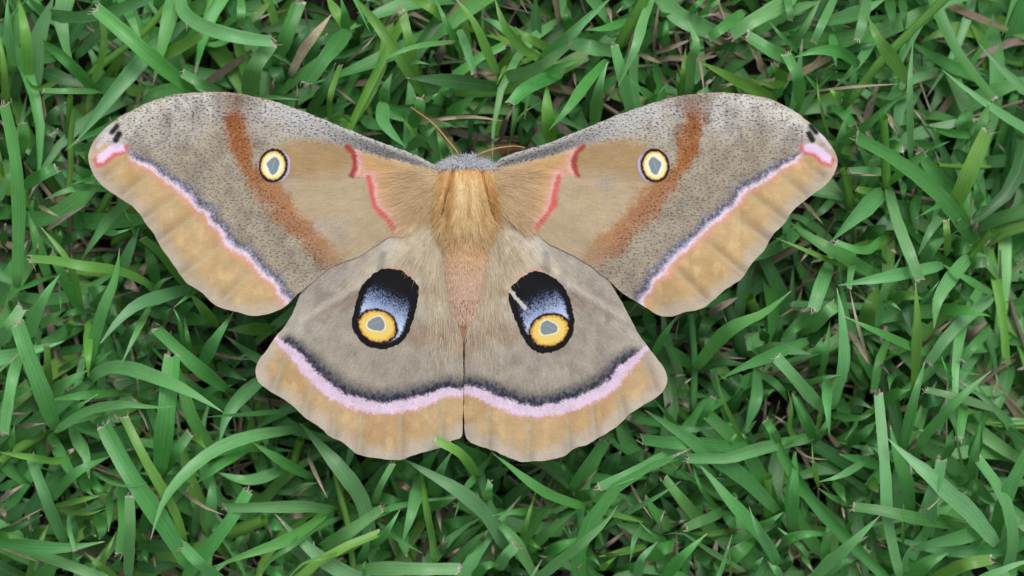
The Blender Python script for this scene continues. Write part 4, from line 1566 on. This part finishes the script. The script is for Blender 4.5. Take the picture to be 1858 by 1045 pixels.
'1000,784': """1440,112 1000,80 800,68 655,48;106cn3
1645,575 1400,330 1180,180 960,20 680,-160;128pn3
1910,30 1500,118 1280,182 985,185;104cb3
1230,580 1150,490 1080,380 1018,205;44pn3
1655,965 1560,800 1450,660 1300,500 1160,330 1055,215;104pn3
1075,645 920,470 815,340;104cb2
1235,585 1100,640 980,692;94cb3
865,705 770,610 685,490;88cn2
920,640 790,460;88pd1
815,795 720,730 630,642;30pb3
1410,1010 1200,890 1060,800 950,732 820,745;48pb3
815,1065 960,900 1135,735;96pn3
830,805 650,720 440,645;98pn1
650,535 530,470 395,405;44pb2
730,675 550,620 260,555;58py1
625,1065 660,920 775,795;78pb3
690,910 800,850 890,815;115cn2
1625,955 1580,850 1500,720 1438,540;58pb3
1195,990 1350,880 1510,755;125pn2
1520,675 1690,580;88pb2
1685,580 1640,400;58pn2
1570,610 1570,320;80my2
1755,750 1745,500 1765,140;104pn2
1630,830 1760,760 1870,725;84pn2
1305,1050 1280,820;30py3
1260,165 1310,60 1370,-20;48pb2
1455,95 1360,-10;48pn2
1870,910 1800,820 1640,690;48pb2
1665,1065 1570,935;96pb3
1445,1010 1540,910;86pn2
1225,1060 1180,940;48pn2
680,830 540,862 345,905;58py2
365,1000 490,890;48py2
520,1000 710,955;78pn1
335,980 250,880 85,690;86pn1
1380,305 1530,245;88pn1
1380,710 1240,590;88pn1
1310,720 1000,735;48py1
1000,140 850,175 600,300 345,405;104cb3
405,695 560,580 750,480 945,355;48pb3
645,695 600,800 572,950;54pb3
1040,480 1160,540;90pd1
760,280 720,420;80pd1
700,560 640,480;100pd1
1350,560 1330,430;90pn1
1480,440 1400,560;90pd1
820,900 800,1040;110pd1
1080,900 1160,1000;100pd1
1700,1000 1760,850;80pd1
500,280 600,180 700,120;100pd1
1000,400 1090,430;90pd1
800,745 798,640 828,562;18ps3
340,875 525,738;30ps2
590,400 740,635;24ps2
1180,935 1205,778;54ps2
920,275 985,195;20ps2
1290,722 1435,705;24ps2
660,460 700,340;14ps2
900,665 985,635;20ps2
1050,990 1000,930;40ps1
1290,825 1360,830;20ps2
1150,330 1270,340;16ps2
150,1040 230,950;46ps2""",
'1394,784': """905,1105 600,790 350,520 130,200 15,-80;116cn3
960,1065 890,760 860,560 850,300 800,-275;88cb3
1035,570 1000,350 930,150 885,-50;108pn2
1660,815 1450,565 1300,440 1180,320 1000,170 866,45;140pb3
1435,692 1200,650 1040,620 820,572 615,543;94cn3
1565,728 1250,790 1058,845;124cb3
325,1065 500,900 640,770 815,605;108pb3
570,740 600,650 700,605;58pn2
695,218 520,320 365,362;64pb3
365,395 330,240 318,80;38py3
600,525 470,470 360,405;58pn2
1168,760 1180,480 1235,330 1262,200;106cb3
1285,200 1340,-20;108pn2
1025,1060 1150,950 1310,875;135pn2
1215,1045 1440,960 1620,925;98cy3
1195,1035 1400,900 1610,770;58pd1
800,875 1000,930 1110,955;108pn1
1195,612 1330,630 1450,655;48py2
1480,345 1500,150 1545,-60;86pn2
1488,505 1512,325;48pn2
1435,295 1390,160 1350,-100;22pn3
1340,365 1490,330;88pn1
495,375 565,510;98pn1
800,245 700,210 515,160;88pn1
978,825 985,515;26py2
420,1010 440,640;88pn1
545,1060 552,840;88pn2
170,730 190,400 200,140;100pn2
60,830 250,745 465,740;66pn2
700,680 760,800 850,900;110pd1
1350,820 1420,900;100pd1
750,350 800,440;100py1
1000,700 1100,760;100pd1
620,420 700,560;90pd1
250,900 330,1020;48pb2
1560,460 1480,540;90pd1
1600,560 1540,620;90pd1
1045,490 1150,558 1200,530 1265,455;22ps3
195,108 290,182 430,200;24ps3
1030,130 1040,355;26ps2
540,550 558,645;24ps2
760,790 880,850;40ps2
1100,350 1170,380;24ps2
640,930 680,1045;22ps2
150,850 180,950;20ps2""",
'1150,540': """458,505 600,320 750,200 950,110 1145,-50;114pn3
1265,312 1000,420 800,500 615,597;96pn3
1385,815 1270,700 1150,560 1032,432;98cb3
945,435 870,370 838,272;44pn2
805,1060 750,960 650,740 598,555;38py3
878,405 1050,372 1285,410;104pb2
430,810 440,500 430,300 408,110;56mn2
415,492 320,420 225,330;88pn1
485,500 650,480 850,490;98pd1
355,240 610,262;88pd1
145,410 230,250 318,130;76pn2
235,685 400,698 570,722;66pn1
480,600 560,660 630,750;66pd1
465,940 520,830 575,722;66cn2
892,540 885,740 808,975;100pb2
905,538 1050,640 1118,760;66pb2
1440,810 1520,480 1510,150 1475,-70;104pb3
1258,622 1380,582 1512,558;56pb3
1400,600 1412,800 1422,1005;84pb3
1365,550 1400,380 1425,170;56pn3
1310,490 1365,290;108pn1
1205,1060 1130,950 1142,800 1118,670;48py3
1320,1020 1220,850 1148,690;106pn2
1060,1060 955,895;66cn3
1325,1040 1425,865;66pn2
1295,135 1180,215 1065,302;84pn2
1275,230 1400,110 1475,55;108cb3
1445,850 1640,872 1760,828;66pn2
880,95 838,-10;88my1
785,410 680,50;98md1
-10,880 200,920 380,960 630,938;58pn1
450,940 235,765;80my1
310,930 145,735;58pn2
610,935 750,918;68pn1
720,1040 890,895;60pn1
925,745 1018,655;38pn1
1685,660 1545,475;88pd1
650,700 780,560;140pd1
540,340 620,420;90pd1
100,120 150,300;110pd1
960,300 900,200;90pd1
560,120 480,300;110pd1
1030,340 1080,130;100pd1
700,850 800,640;90pd1
980,880 900,1000;90pd1
520,130 640,60 760,-5;54ps2
328,655 432,578;16ps2
550,425 825,442;24ps2
1560,240 1640,360 1712,485;48ps2
310,735 440,812;34ps1
1180,130 1245,70;24ps2
250,565 380,560;28ps1
240,800 290,720;22ps2
650,110 680,190;16ps2
300,320 328,150;10ps2
1170,70 1040,150;16ps2
1040,830 1060,740;26ps2""",
'1394,400': """770,392 500,240 300,120 140,0;112pn3
565,345 300,230 35,118;40py3
1165,972 800,812 550,695;74pn3
1630,555 1400,740 1270,880 1160,1035;94cb3
1060,1210 1080,750 1068,435;78py3
1265,325 1050,370 800,420 505,472;100pb3
612,228 600,350 583,488;66cb3
442,318 380,480 325,655;112cb3
1630,535 1430,420 1255,312;74pn3
1455,265 1330,410 1230,580 1205,785;118pb3
1115,598 1180,520 1245,435;38pn3
895,575 1000,540 1130,572;86py2
845,592 910,610 965,655;44pb3
1255,640 1430,660 1615,695;106pn2
1490,605 1385,515;48pb2
1615,780 1500,900 1412,1015;74cn2
1440,295 1500,220 1630,75;58my2
1455,310 1590,300;100cb2
1135,285 1200,200 1268,125;114cb2
1330,195 1490,200;125pn1
645,345 760,395;96py1
765,615 635,475;30pn2
695,760 800,490;124py2
785,800 850,500 965,260;66pb2
970,440 930,520;90pd1
700,280 780,330;90pd1
780,270 860,330;90pd1
1410,430 1470,330;100pd1
1340,560 1400,460;100pd1
940,700 1000,620 1040,800;110pd1
1000,940 860,960;70pn1
100,180 0,200;100pd1
330,130 180,60;110pd1
730,1040 640,720 588,480;25ps3
1105,925 1240,800 1365,705;28ps2
1400,880 1590,735;80ps1
305,205 225,315;30ps2
810,780 880,800;60ps2
880,740 950,680;50ps1
690,490 780,485;40ps1
870,190 940,240;30ps1
900,900 925,950;20ps2""",
'1394,590': """975,905 1000,800 1070,500 1140,260;86pn3
1645,612 1350,522 1145,473;76cb3
1425,555 1410,650 1388,818;78cn3
1355,478 1300,340 1258,225;44pn3
1190,265 1360,320 1535,362;58pn2
1485,955 1530,800 1545,690;104pn2
860,545 960,492 1035,465;112pn2
645,695 555,835;48pn2
595,865 790,695;88pn1
615,535 770,612;58pb2
-10,905 150,850 260,798;106pn2
335,855 280,680 195,490;84pn2
1085,905 1150,790 1250,680 1370,550 1620,330;84pn3
865,110 800,280 768,478;66cn2
1115,560 1270,540;110pd1
900,350 880,480;60pn2
920,420 1010,380;110pd1
600,260 720,440;80pd1
540,560 580,740;110pd1
1450,690 1580,640;80pn1
700,780 870,900;110pd1
1050,750 1140,770;40pb2
800,960 720,860;26pn2
880,350 1000,250;26ps2
810,280 880,355;30ps2
1300,990 1360,0;14ps1
1040,870 1100,780;30ps1
580,40 720,270;46ps2""",
}

TONES = {'n': (0.108, 0.365, 0.092), 'b': (0.172, 0.445, 0.158), 'y': (0.165, 0.385, 0.066), 'd': (0.062, 0.200, 0.058), 's': (0.36, 0.295, 0.225)}  # d: shade on traced blades put into a darker green; filler shares it
LAYERZ = {'1': (0.003, 0.0085, 0.0075, 0.0025), '2': (0.008, 0.0165, 0.0155, 0.003), '3': (0.013, 0.0250, 0.0235, 0.003), 'O': (0.018, 0.0310, 0.0335, 0.0)}

def wing_limit(px, py):
    """highest z grass may reach under the wings (None outside)"""
    P = np.array([[px, py]])
    lim = None
    for poly, zf, S, flip in WING_POLYS:
        if inside(P, poly)[0] or seg_dist(P, poly, True)[0][0] < 9:
            Q = P.copy()
            if flip: Q[0, 0] = MIR - Q[0, 0]
            z = zf(Q, S)[0] - 0.0011
            lim = z if lim is None else min(lim, z)
    return lim

COARSE = [(q[::4], zf, S, f) for q, zf, S, f in WING_POLYS]
_box = (150, 160, 1530, 845)

_gx, _gy = np.meshgrid(np.arange(140, 1545, 6.0), np.arange(150, 856, 6.0))
_G = np.stack([_gx.ravel(), _gy.ravel()], 1)
_lim = np.full(len(_G), 9.0)
for q, zf, S, f in COARSE:
    ins = sd_poly(_G, q) < 9
    Q = _G[ins].copy()
    if f: Q[:, 0] = MIR - Q[:, 0]
    _lim[ins] = np.minimum(_lim[ins], zf(Q, S) - 0.0011)
_by = np.array(BODY)
_bins = (np.abs(_G[:, 0] - 845) < 62) & (_G[:, 1] > 282) & (_G[:, 1] < 600)
_lim[_bins] = np.minimum(_lim[_bins], 0.0238)
_lim = _lim.reshape(_gx.shape)
def limits(px, py):
    i = np.round((np.asarray(py) - 150) / 6).astype(int)
    j = np.round((np.asarray(px) - 140) / 6).astype(int)
    ok = (i >= 0) & (i < _lim.shape[0]) & (j >= 0) & (j < _lim.shape[1])
    r = np.full(np.shape(px), 9.0)
    r[ok] = _lim[i[ok], j[ok]]
    return r

def clamp_path(P, free=False):
    if free: return P
    x, y = PX(P[:, 0], P[:, 1], P[:, 2])
    L = limits(x, y)
    over = P[:, 2] > L
    if over.any():
        z = np.minimum(P[:, 2], L)
        zs = z.copy()
        for _ in range(2):
            zs[1:-1] = np.minimum(z[1:-1], (zs[:-2] + zs[1:-1] * 2 + zs[2:]) / 4)
        P = P.copy()
        P[:, 2] = zs
    return P

def blade_arrays(P, w, tip, col, rr, nx=5, fold=0.22, dry_tip=None, roll=(0.0, 0.0), sheath=2, fibres=True, profile=None):
    """P: path (n x 3) whose first `sheath` points run up from the soil"""
    if tip == 'c':
        e = P[-1] + (P[-2] - P[-1]) * min(0.6, 0.0005 / (np.linalg.norm(P[-1] - P[-2]) + 1e-9))
        P = np.vstack([P[:-1], e, P[-1:]])
    n = len(P)
    T = np.gradient(P, axis=0)
    pl = T.copy(); pl[:, 2] = 0
    nrm = np.linalg.norm(pl, axis=1)
    # horizontal heading, carried through steep stretches
    good = nrm > 0.25 * np.linalg.norm(T, axis=1)
    if not good.any(): good[:] = True
    idx = np.arange(n)
    fx = np.interp(idx, idx[good], (pl[:, 0] / (nrm + 1e-12))[good])
    fy = np.interp(idx, idx[good], (pl[:, 1] / (nrm + 1e-12))[good])
    Tn = T / (np.linalg.norm(T, axis=1)[:, None] + 1e-12)
    S = np.stack([fy, -fx, np.zeros(n)], 1)
    S /= np.linalg.norm(S, axis=1)[:, None] + 1e-12
    N = np.cross(S, Tn)
    N /= np.linalg.norm(N, axis=1)[:, None] + 1e-12
    s = np.concatenate([[0], np.cumsum(np.linalg.norm(np.diff(P, axis=0), axis=1))])
    s0 = s[sheath]
    t = np.clip((s - s0) / (s[-1] - s0 + 1e-9), -1, 1)
    ang = roll[0] + (roll[1] - roll[0]) * np.clip(t, 0, 1)
    ca, sa = np.cos(ang)[:, None], np.sin(ang)[:, None]
    S, N = S * ca + N * sa, N * ca - S * sa
    tt = np.clip(t, 0, 1)
    if tip == 'p':
        wp = np.minimum(0.72 + 0.6 * tt, 1.0) * np.clip(1 - np.clip((tt - 0.42) / 0.58, 0, 1) ** 1.8, 0.03, 1)
    elif tip == 'm':
        wp = 1 - 0.12 * tt
    else:
        wp = np.minimum(0.74 + 0.6 * tt, 1.0) * (1 - 0.20 * np.clip((tt - 0.5) / 0.5, 0, 1))
    wp = np.where(t <= 0, 0.5, wp)
    wav = 1 + 0.05 * np.sin(s * 420 + rr.random() * 6) + 0.03 * np.sin(s * 1100 + rr.random() * 6)
    half = 0.5 * w * wp * wav
    u = np.linspace(-1, 1, nx)
    V = np.zeros((n, nx, 3))
    if tip == 'm':
        for k in range(nx):
            a = 2 * math.pi * k / (nx - 1)
            V[:, k] = P + S * (half * math.cos(a))[:, None] + N * (half * math.sin(a))[:, None]
    else:
        cur = fold * (0.55 + 0.45 * rr.random())
        for k in range(nx):
            off = np.abs(u[k]) ** 1.25 * cur
            V[:, k] = P + S * (half * u[k])[:, None] + N * (half * off)[:, None]
        if tip == 'c':      # ragged cut
            jag = rr.uniform(-1, 1, nx) * w * 0.10 + u * w * rr.uniform(-0.22, 0.22)
            V[-1] += Tn[-1] * jag[:, None]
    Vf = V.reshape(-1, 3)
    g = np.arange(n * nx).reshape(n, nx)
    F = np.stack([g[:-1, :-1], g[:-1, 1:], g[1:, 1:], g[1:, :-1]], -1).reshape(-1, 4)
    length_mm = (s - s0) * 1000
    seed = rr.uniform(0, 60)
    buv = np.zeros((n, nx, 3))
    buv[..., 0] = u[None] if tip != 'm' else np.linspace(-1, 1, nx)[None]
    buv[..., 1] = length_mm[:, None] + seed * 7
    buv[..., 2] = seed
    dry = np.zeros((n, nx))
    if tip == 'c':
        dl = (s[-1] - s) * 1000
        dry[:] = np.clip(1.0 - dl / rr.uniform(0.25, 0.6), 0, 1)[:, None] * 0.95
    elif tip == 'p' and rr.random() < 0.55:
        dl = (s[-1] - s) * 1000
        dry[:] = np.clip(1.0 - dl / rr.uniform(0.4, 1.2), 0, 1)[:, None] * 0.9
    if dry_tip is not None: dry = np.maximum(dry, dry_tip)
    C = np.ones((n, nx, 3)) * np.asarray(col)
    # paler, yellower towards the sheath
    kb = np.clip(0.16 - t, 0, 1)[:, None, None] * 1.3
    C = C * (1 - np.clip(kb, 0, 0.75)) + np.array([0.15, 0.30, 0.07]) * np.clip(kb, 0, 0.75)
    C = C.reshape(-1, 3); buv = buv.reshape(-1, 3); dry = dry.ravel()
    if tip == 'c' and fibres:
        ex, ef, base = [], [], len(Vf)
        for q in range(rr.integers(3, 8)):
            k = rr.uniform(-0.95, 0.95)
            p0 = P[-1] + S[-1] * half[-1] * k
            L = w * rr.uniform(0.15, 0.55)
            dr = Tn[-1] * rr.uniform(0.5, 1) + S[-1] * rr.normal(0, 0.6) + np.array([0, 0, rr.uniform(-0.2, 0.6)])
            dr = dr / np.linalg.norm(dr) * L
            sw = S[-1] * rr.uniform(0.00004, 0.00012)
            b0 = base + len(ex)
            mid_ = p0 + dr * 0.55 + rr.normal(0, 1, 3) * L * 0.12
            ex += [p0 - dr * 0.3 - sw, p0 - dr * 0.3 + sw, mid_ - sw * .8, mid_ + sw * .8, p0 + dr]
            ef += [(b0, b0 + 1, b0 + 3, b0 + 2), (b0 + 2, b0 + 3, b0 + 4, b0 + 4)]
        m = len(ex)
        Vf = np.vstack([Vf, ex])
        C = np.vstack([C, np.tile(np.asarray(col), (m, 1))])
        buv = np.vstack([buv, np.stack([rr.uniform(-1, 1, m), rr.uniform(0, 50, m), np.full(m, seed)], 1)])
        dry = np.concatenate([dry, np.ones(m)])
        F = np.vstack([F, ef])
    return Vf, F, C, buv, dry

def quads(F):
    return [tuple(f) if f[2] != f[3] else tuple(f[:3]) for f in np.asarray(F).tolist()]

def parse():
    out = []
    for key, txt in TILES.items():
        ox, oy = map(float, key.split(','))
        for ln in txt.strip().split('\n'):
            pts, spec = ln.strip().split(';')
            q = np.array([[float(a) for a in p.split(',')] for p in pts.split()]) / 4.0043
            q += np.array([ox, oy])
            out.append(dict(pts=q, w=float(spec[:-3]) / 4.0043, tip=spec[-3], tone=spec[-2], layer=spec[-1]))
    return out

TR = parse()
rb = np.random.default_rng(99)
for i, b in enumerate(TR):
    q = b['pts']
    b['len'] = float(np.sum(np.hypot(*np.diff(q, axis=0).T)))
    b['rank'] = b['len'] * b['w'] * {'1': 0.5, '2': 1.0, '3': 1.7, 'O': 9}[b['layer']]
    z0, z1, z2, sp = LAYERZ[b['layer']]
    straw = b['tone'] == 's'
    j = rb.normal(0, sp)
    zz = np.array([z0 + j * 0.4, z1 + j, z2 + j + rb.normal(0, sp * 0.6)])
    if b['tip'] == 'm': zz = np.array([z0 + j * .4, (z0 + z1) / 2 + j, z1 + j])
    zz = np.clip(zz, 0.002, 0.0345)
    s = np.concatenate([[0], np.cumsum(np.hypot(*np.diff(q, axis=0).T))]); s /= s[-1]
    arch = rb.uniform(0.45, 0.65)
    zpts = np.interp(s, [0, arch, 1], zz)
    if b['layer'] == 'O': zpts = np.array([0.020, 0.0285, 0.0325, 0.0330])
    if len(q) == 2:
        mid_ = (q[0] + q[1]) / 2 + np.array([-(q[1] - q[0])[1], (q[1] - q[0])[0]]) * rb.normal(0, 0.02)
        q = np.array([q[0], mid_, q[1]]); zpts = np.array([zz[0], zz[1], zz[2]])
    b['p3'] = np.array([W(x, y, z) for (x, y), z in zip(q, zpts)])
    b['base'] = b['pts'][0]

def build_traced(b, nseg, nx):
    n = nseg
    P = catmull(b['p3'], n)
    P = clamp_path(P, b['layer'] == 'O')
    d0 = P[1] - P[0]; d0[2] = 0
    d0 = d0 / (np.linalg.norm(d0) + 1e-9)
    z0 = P[0][2]
    # sheath down to the soil
    g = P[0] - d0 * 0.0035; g[2] = GZ - 0.003
    k = P[0] - d0 * 0.0010; k[2] = GZ + (z0 - GZ) * 0.6
    P = np.vstack([g, k, P])
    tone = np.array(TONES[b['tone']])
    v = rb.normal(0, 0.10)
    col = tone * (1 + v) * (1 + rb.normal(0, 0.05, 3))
    if b['tone'] == 's':
        col = tone * rb.uniform(0.55, 1.35) * np.array([1, rb.uniform(0.94, 1.04), rb.uniform(0.85, 1.1)])
    r0 = rb.normal(0, 0.20)
    if b['tone'] == 's' or b['tip'] == 'm':
        fold, roll = 0.3, (0, 0)
    else:
        fold, roll = rb.uniform(0.12, 0.42), (r0, r0 + rb.normal(0, 0.42))
    return blade_arrays(P, b['w'] * U, b['tip'], np.clip(col, 0.01, 0.9), rb, nx, fold, None, roll, 2)

green = [b for b in TR if b['tone'] != 's']
dryl = [b for b in TR if b['tone'] == 's']
order = sorted(green, key=lambda b: -b['rank'])
single, rest = order[:296], order[296:]

# --- shoots: leaves that leave the same node
par = list(range(len(single)))
def find(i):
    while par[i] != i: i = par[i]
    return i
for i in range(len(single)):
    for j in range(i):
        if np.hypot(*(single[i]['base'] - single[j]['base'])) < 13: par[find(i)] = find(j)
groups = {}
for i in range(len(single)): groups.setdefault(find(i), []).append(single[i])

LAND = [((162, 275), "the moth's left forewing tip"), ((300, 175), "the left forewing's front curve"), ((450, 172), "the left rust band's front end"),
 ((620, 228), "the left forewing's front rib"), ((843, 275), "the moth's head and feelers"), ((1060, 232), "the right forewing's front rib"),
 ((1240, 172), "the right rust band's front end"), ((1390, 178), "the right forewing's front curve"), ((1520, 285), "the moth's right forewing tip"),
 ((255, 400), "the left forewing's tan margin"), ((420, 565), "the left forewing's rear lobe"), ((500, 610), "the left hindwing's outer edge"), ((465, 680), "the left hindwing's outer corner"),
 ((560, 765), "the left hindwing's scalloped margin"), ((720, 835), "the left hindwing's hind end"), ((842, 795), "the moth's hindwing gap"), ((950, 838), "the right hindwing's hind end"),
 ((1120, 775), "the right hindwing's scalloped margin"), ((1210, 690), "the right hindwing's outer corner"), ((1165, 600), "the right hindwing's outer edge"), ((1240, 568), "the right forewing's rear lobe"), ((1420, 400), "the right forewing's tan margin")]
CEN = np.array([842.0, 470.0])
def where(c):
    dd = [np.hypot(c[0] - p[0], c[1] - p[1]) for p, _ in LAND]
    i = int(np.argmin(dd))
    dist = dd[i]
    w_ = 'beside' if dist < 60 else 'close to' if dist < 110 else 'a step out from' if dist < 170 else 'well beyond' if dist < 240 else 'far beyond' if dist < 310 else 'remote from'
    return w_ + ' ' + LAND[i][1]
def short_where(c):
    return where(c)
def look(b):
    wd = 'broad' if b['w'] > 25 else 'thin' if b['w'] < 13 else 'narrow' if b['w'] < 19 else ''
    wd = ('long ' if b['len'] > 130 else 'short ' if b['len'] < 62 else '') + wd
    tn = {'n': 'green', 'b': 'bluish-green', 'y': 'yellow-green', 'd': 'shade-darkened green'}[b['tone']]
    q = b['pts']
    chord = np.hypot(*(q[-1] - q[0]))
    sh = 'arching' if b['len'] / chord > 1.03 else 'slightly-bent' if b['len'] / chord > 1.006 else 'straight'
    if b['tip'] == 'm': return ('%s %s stem' % (wd, tn)).strip()
    return ('%s %s %s blade' % (wd, sh, tn)).strip()
def heading(b):
    q = b['pts']
    v = q[-1] - q[0]
    if abs(v[0]) > abs(v[1]): return 'aimed left-wing side' if v[0] < 0 else 'aimed right-wing side'
    return 'aimed headward' if v[1] < 0 else 'aimed tailward'

used = {}
labels = []
for gi, g in groups.items():
    g.sort(key=lambda b: -b['rank'])
    b = g[0]
    c = np.mean([x['pts'].mean(0) for x in g], 0)
    base = np.mean([x['base'] for x in g], 0)
    num = {1: '', 2: 'two-leaved ', 3: 'three-leaved '}.get(len(g), 'leafy ')
    tipw = {'c': 'clipped tip', 'p': 'pointed tip', 'm': ''}[b['tip']]
    lab = '%s%s, %s, %s' % (num, look(b), tipw, where(c)) if tipw else '%s%s %s' % (num, look(b), where(c))
    labels.append([lab, heading(b), base, g])
cnt = {}
for l in labels: cnt[l[0]] = cnt.get(l[0], 0) + 1
for lab, hd, base, g in labels:
    if cnt[lab] > 1: lab = lab.replace(', clipped tip', ', clipped').replace(', pointed tip', '').replace(', ', ', %s, ' % hd, 1) if ', ' in lab else lab + ', ' + hd
    for cut in (', pointed tip', ', clipped tip', 'slightly-bent ', 'straight ', 'green ', ', clipped'):
        if len(lab.split()) > 16: lab = lab.replace(cut, '', 1)
    assert len(lab.split()) <= 16, lab
    gp = np.mean([x['p3'][0] for x in g], 0); gp[2] = GZ
    if len(g) == 1 and False:
        pass
    root = bpy.data.objects.new('grass_shoot', None)
    COL.objects.link(root)
    root.location = gp
    root.empty_display_size = 0.003
    tag(root, lab, 'grass shoot', 'grass shoots standing round the moth')
    bpy.context.view_layer.update()
    for b in g:
        V, F, C, buv, dry = build_traced(b, 13, 5 if b['tip'] != 'm' else 9)
        V = V - gp
        nm = 'stem' if b['tip'] == 'm' else 'blade'
        me = make_mesh(nm, V, quads(F), M_LEAF, C, dict(buv=buv, dry=dry))
        o = bpy.data.objects.new(nm, me)
        COL.objects.link(o)
        o.parent = root

# --- dry stalks
SN = {}
for b in dryl:
    V, F, C, buv, dry = build_traced(b, 9, 7)
    # half-round dry stalk
    me = make_mesh('dry_stalk', V, quads(F), M_STRAW, C, dict(buv=buv, dry=dry))
    o = link('dry_stalk', me)
    c = b['pts'].mean(0)
    q = b['pts']
    sz = 'wide dead leaf strip' if b['w'] > 14 else 'thin dry straw' if b['w'] < 6 else 'dry brown stalk'
    ln_ = 'long' if b['len'] > 75 else 'short' if b['len'] < 30 else ''
    lab = ('%s %s %s' % (ln_, sz, where(c))).strip()
    b['lab'] = lab; b['o'] = o
    SN[lab] = SN.get(lab, 0) + 1
for b in dryl:
    lab = b['lab'] + (' ' + heading(b) if SN[b['lab']] > 1 else '')
    for cut in (', pointed tip', ', clipped tip', 'slightly-bent ', 'straight ', 'green ', ', clipped'):
        if len(lab.split()) > 16: lab = lab.replace(cut, '', 1)
    assert len(lab.split()) <= 16, lab
    tag(b['o'], lab, 'dry stalk', 'dry stalks lying in the grass')

# --- everything nobody could count: leaves low in the sward and the lawn around
acc = dict(V=[], F=[], C=[], B=[], D=[]); off = 0
def push(acc, arr):
    V, F, C, buv, dry = arr
    o = sum(len(v) for v in acc['V'][-1:]) if False else acc.get('n', 0)
    acc['V'].append(V); acc['F'].append(np.asarray(F) + o); acc['C'].append(C); acc['B'].append(buv); acc['D'].append(dry)
    acc['n'] = o + len(V)

for b in rest:
    push(acc, build_traced(b, 10, 5 if b['tip'] != 'm' else 7))

def random_blade(r, x, y, top, nseg=8, nx=3, low=0.0):
    az = r.uniform(0, 2 * math.pi)
    L = r.uniform(0.016, 0.040)
    z0 = GZ + r.uniform(0.0, 0.004) + low
    turn = r.normal(0, 0.5)
    hz = min(L * r.uniform(0.25, 0.7), top)
    pts = []
    for t in (0, 0.35, 0.7, 1.0):
        a = az + turn * t
        rr_ = L * 0.92 * t
        z = z0 + hz * math.sin(min(1.0, t * r.uniform(1.0, 1.25)) * math.pi * 0.62)
        pts.append((x + math.cos(a) * rr_, y + math.sin(a) * rr_, z))
    P = clamp_path(catmull(np.array(pts), nseg))
    g = P[0].copy(); g[2] = GZ - 0.003
    P = np.vstack([g, P])
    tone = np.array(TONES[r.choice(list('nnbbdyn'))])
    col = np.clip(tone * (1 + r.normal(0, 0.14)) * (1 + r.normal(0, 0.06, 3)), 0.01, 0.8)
    rl = r.normal(0, 0.3)
    return blade_arrays(P, r.uniform(0.0017, 0.0037), r.choice(list('pppppc')), col, r, nx, r.uniform(0.12, 0.4), None, (rl, rl + r.normal(0, 0.4)), 1, fibres=nx > 3)

rf = np.random.default_rng(5)
HWX, HWY = 0.100, 0.058          # half size of the field in view
# low leaves under the ones in view
for i in range(1200):
    x, y = rf.uniform(-HWX, HWX), rf.uniform(-HWY, HWY)
    if i > 1000: x = rf.uniform(0.078, 0.098)
    push(acc, random_blade(rf, x, y, rf.uniform(0.006, 0.020), 8, 4))
# taller leaves beside the field in view
n_in = 0
while n_in < 1900:
    x, y = rf.uniform(-0.20, 0.20), rf.uniform(-0.15, 0.15)
    if -0.094 < x < 0.0860 and abs(y) < 0.052: continue
    push(acc, random_blade(rf, x, y, 0.030, 8, 4, rf.choice([0.0, 0.006, 0.012])))
    n_in += 1
n_in = 0
while n_in < 4500:
    x, y = rf.uniform(-0.55, 0.55), rf.uniform(-0.5, 0.5)
    if abs(x) < 0.20 and abs(y) < 0.15: continue
    push(acc, random_blade(rf, x, y, 0.030, 5, 3, rf.choice([0.0, 0.006, 0.012])))
    n_in += 1
me = make_mesh('grass', np.vstack(acc['V']), quads(np.vstack(acc['F'])), M_LEAF, np.vstack(acc['C']), dict(buv=np.vstack(acc['B']), dry=np.concatenate(acc['D'])))
tag(link('grass', me), 'dense low green lawn grass filling in below the taller blades', 'grass', kind='stuff')

# --- thatch: matted dry litter on the soil
acc2 = dict(V=[], F=[], C=[], B=[], D=[])
for i in range(1500):
    sc = 1 if i < 900 else 3.5
    x, y = rf.uniform(-HWX, HWX) * sc, rf.uniform(-HWY, HWY) * sc
    az = rf.uniform(0, 6.28); L = rf.uniform(0.008, 0.032)
    z = GZ + rf.uniform(0.001, 0.015)
    bend = rf.normal(0, 0.3)
    pts = [(x + math.cos(az + bend * t) * L * t, y + math.sin(az + bend * t) * L * t, max(GZ + 0.0004, z + (t - 0.5) * rf.normal(0, 0.004))) for t in (0, 0.5, 1)]
    P = catmull(np.array(pts), 6)
    w = rf.choice([0.0003, 0.0004, 0.0006, 0.0006, 0.0009, 0.0016])
    col = np.array(TONES['s']) * rf.uniform(0.2, 0.9) * np.array([1, rf.uniform(0.94, 1.02), rf.uniform(0.85, 1.08)])
    push(acc2, blade_arrays(P, w, 'm' if w < 0.001 else 'p', col, rf, 5 if w < 0.001 else 3, 0.25, None, (0, 0), 0, False))
me = make_mesh('thatch', np.vstack(acc2['V']), quads(np.vstack(acc2['F'])), M_STRAW, np.vstack(acc2['C']), dict(buv=np.vstack(acc2['B']), dry=np.concatenate(acc2['D'])))
tag(link('thatch', me), 'matted brown dead grass litter lying on the soil', 'thatch', kind='stuff')
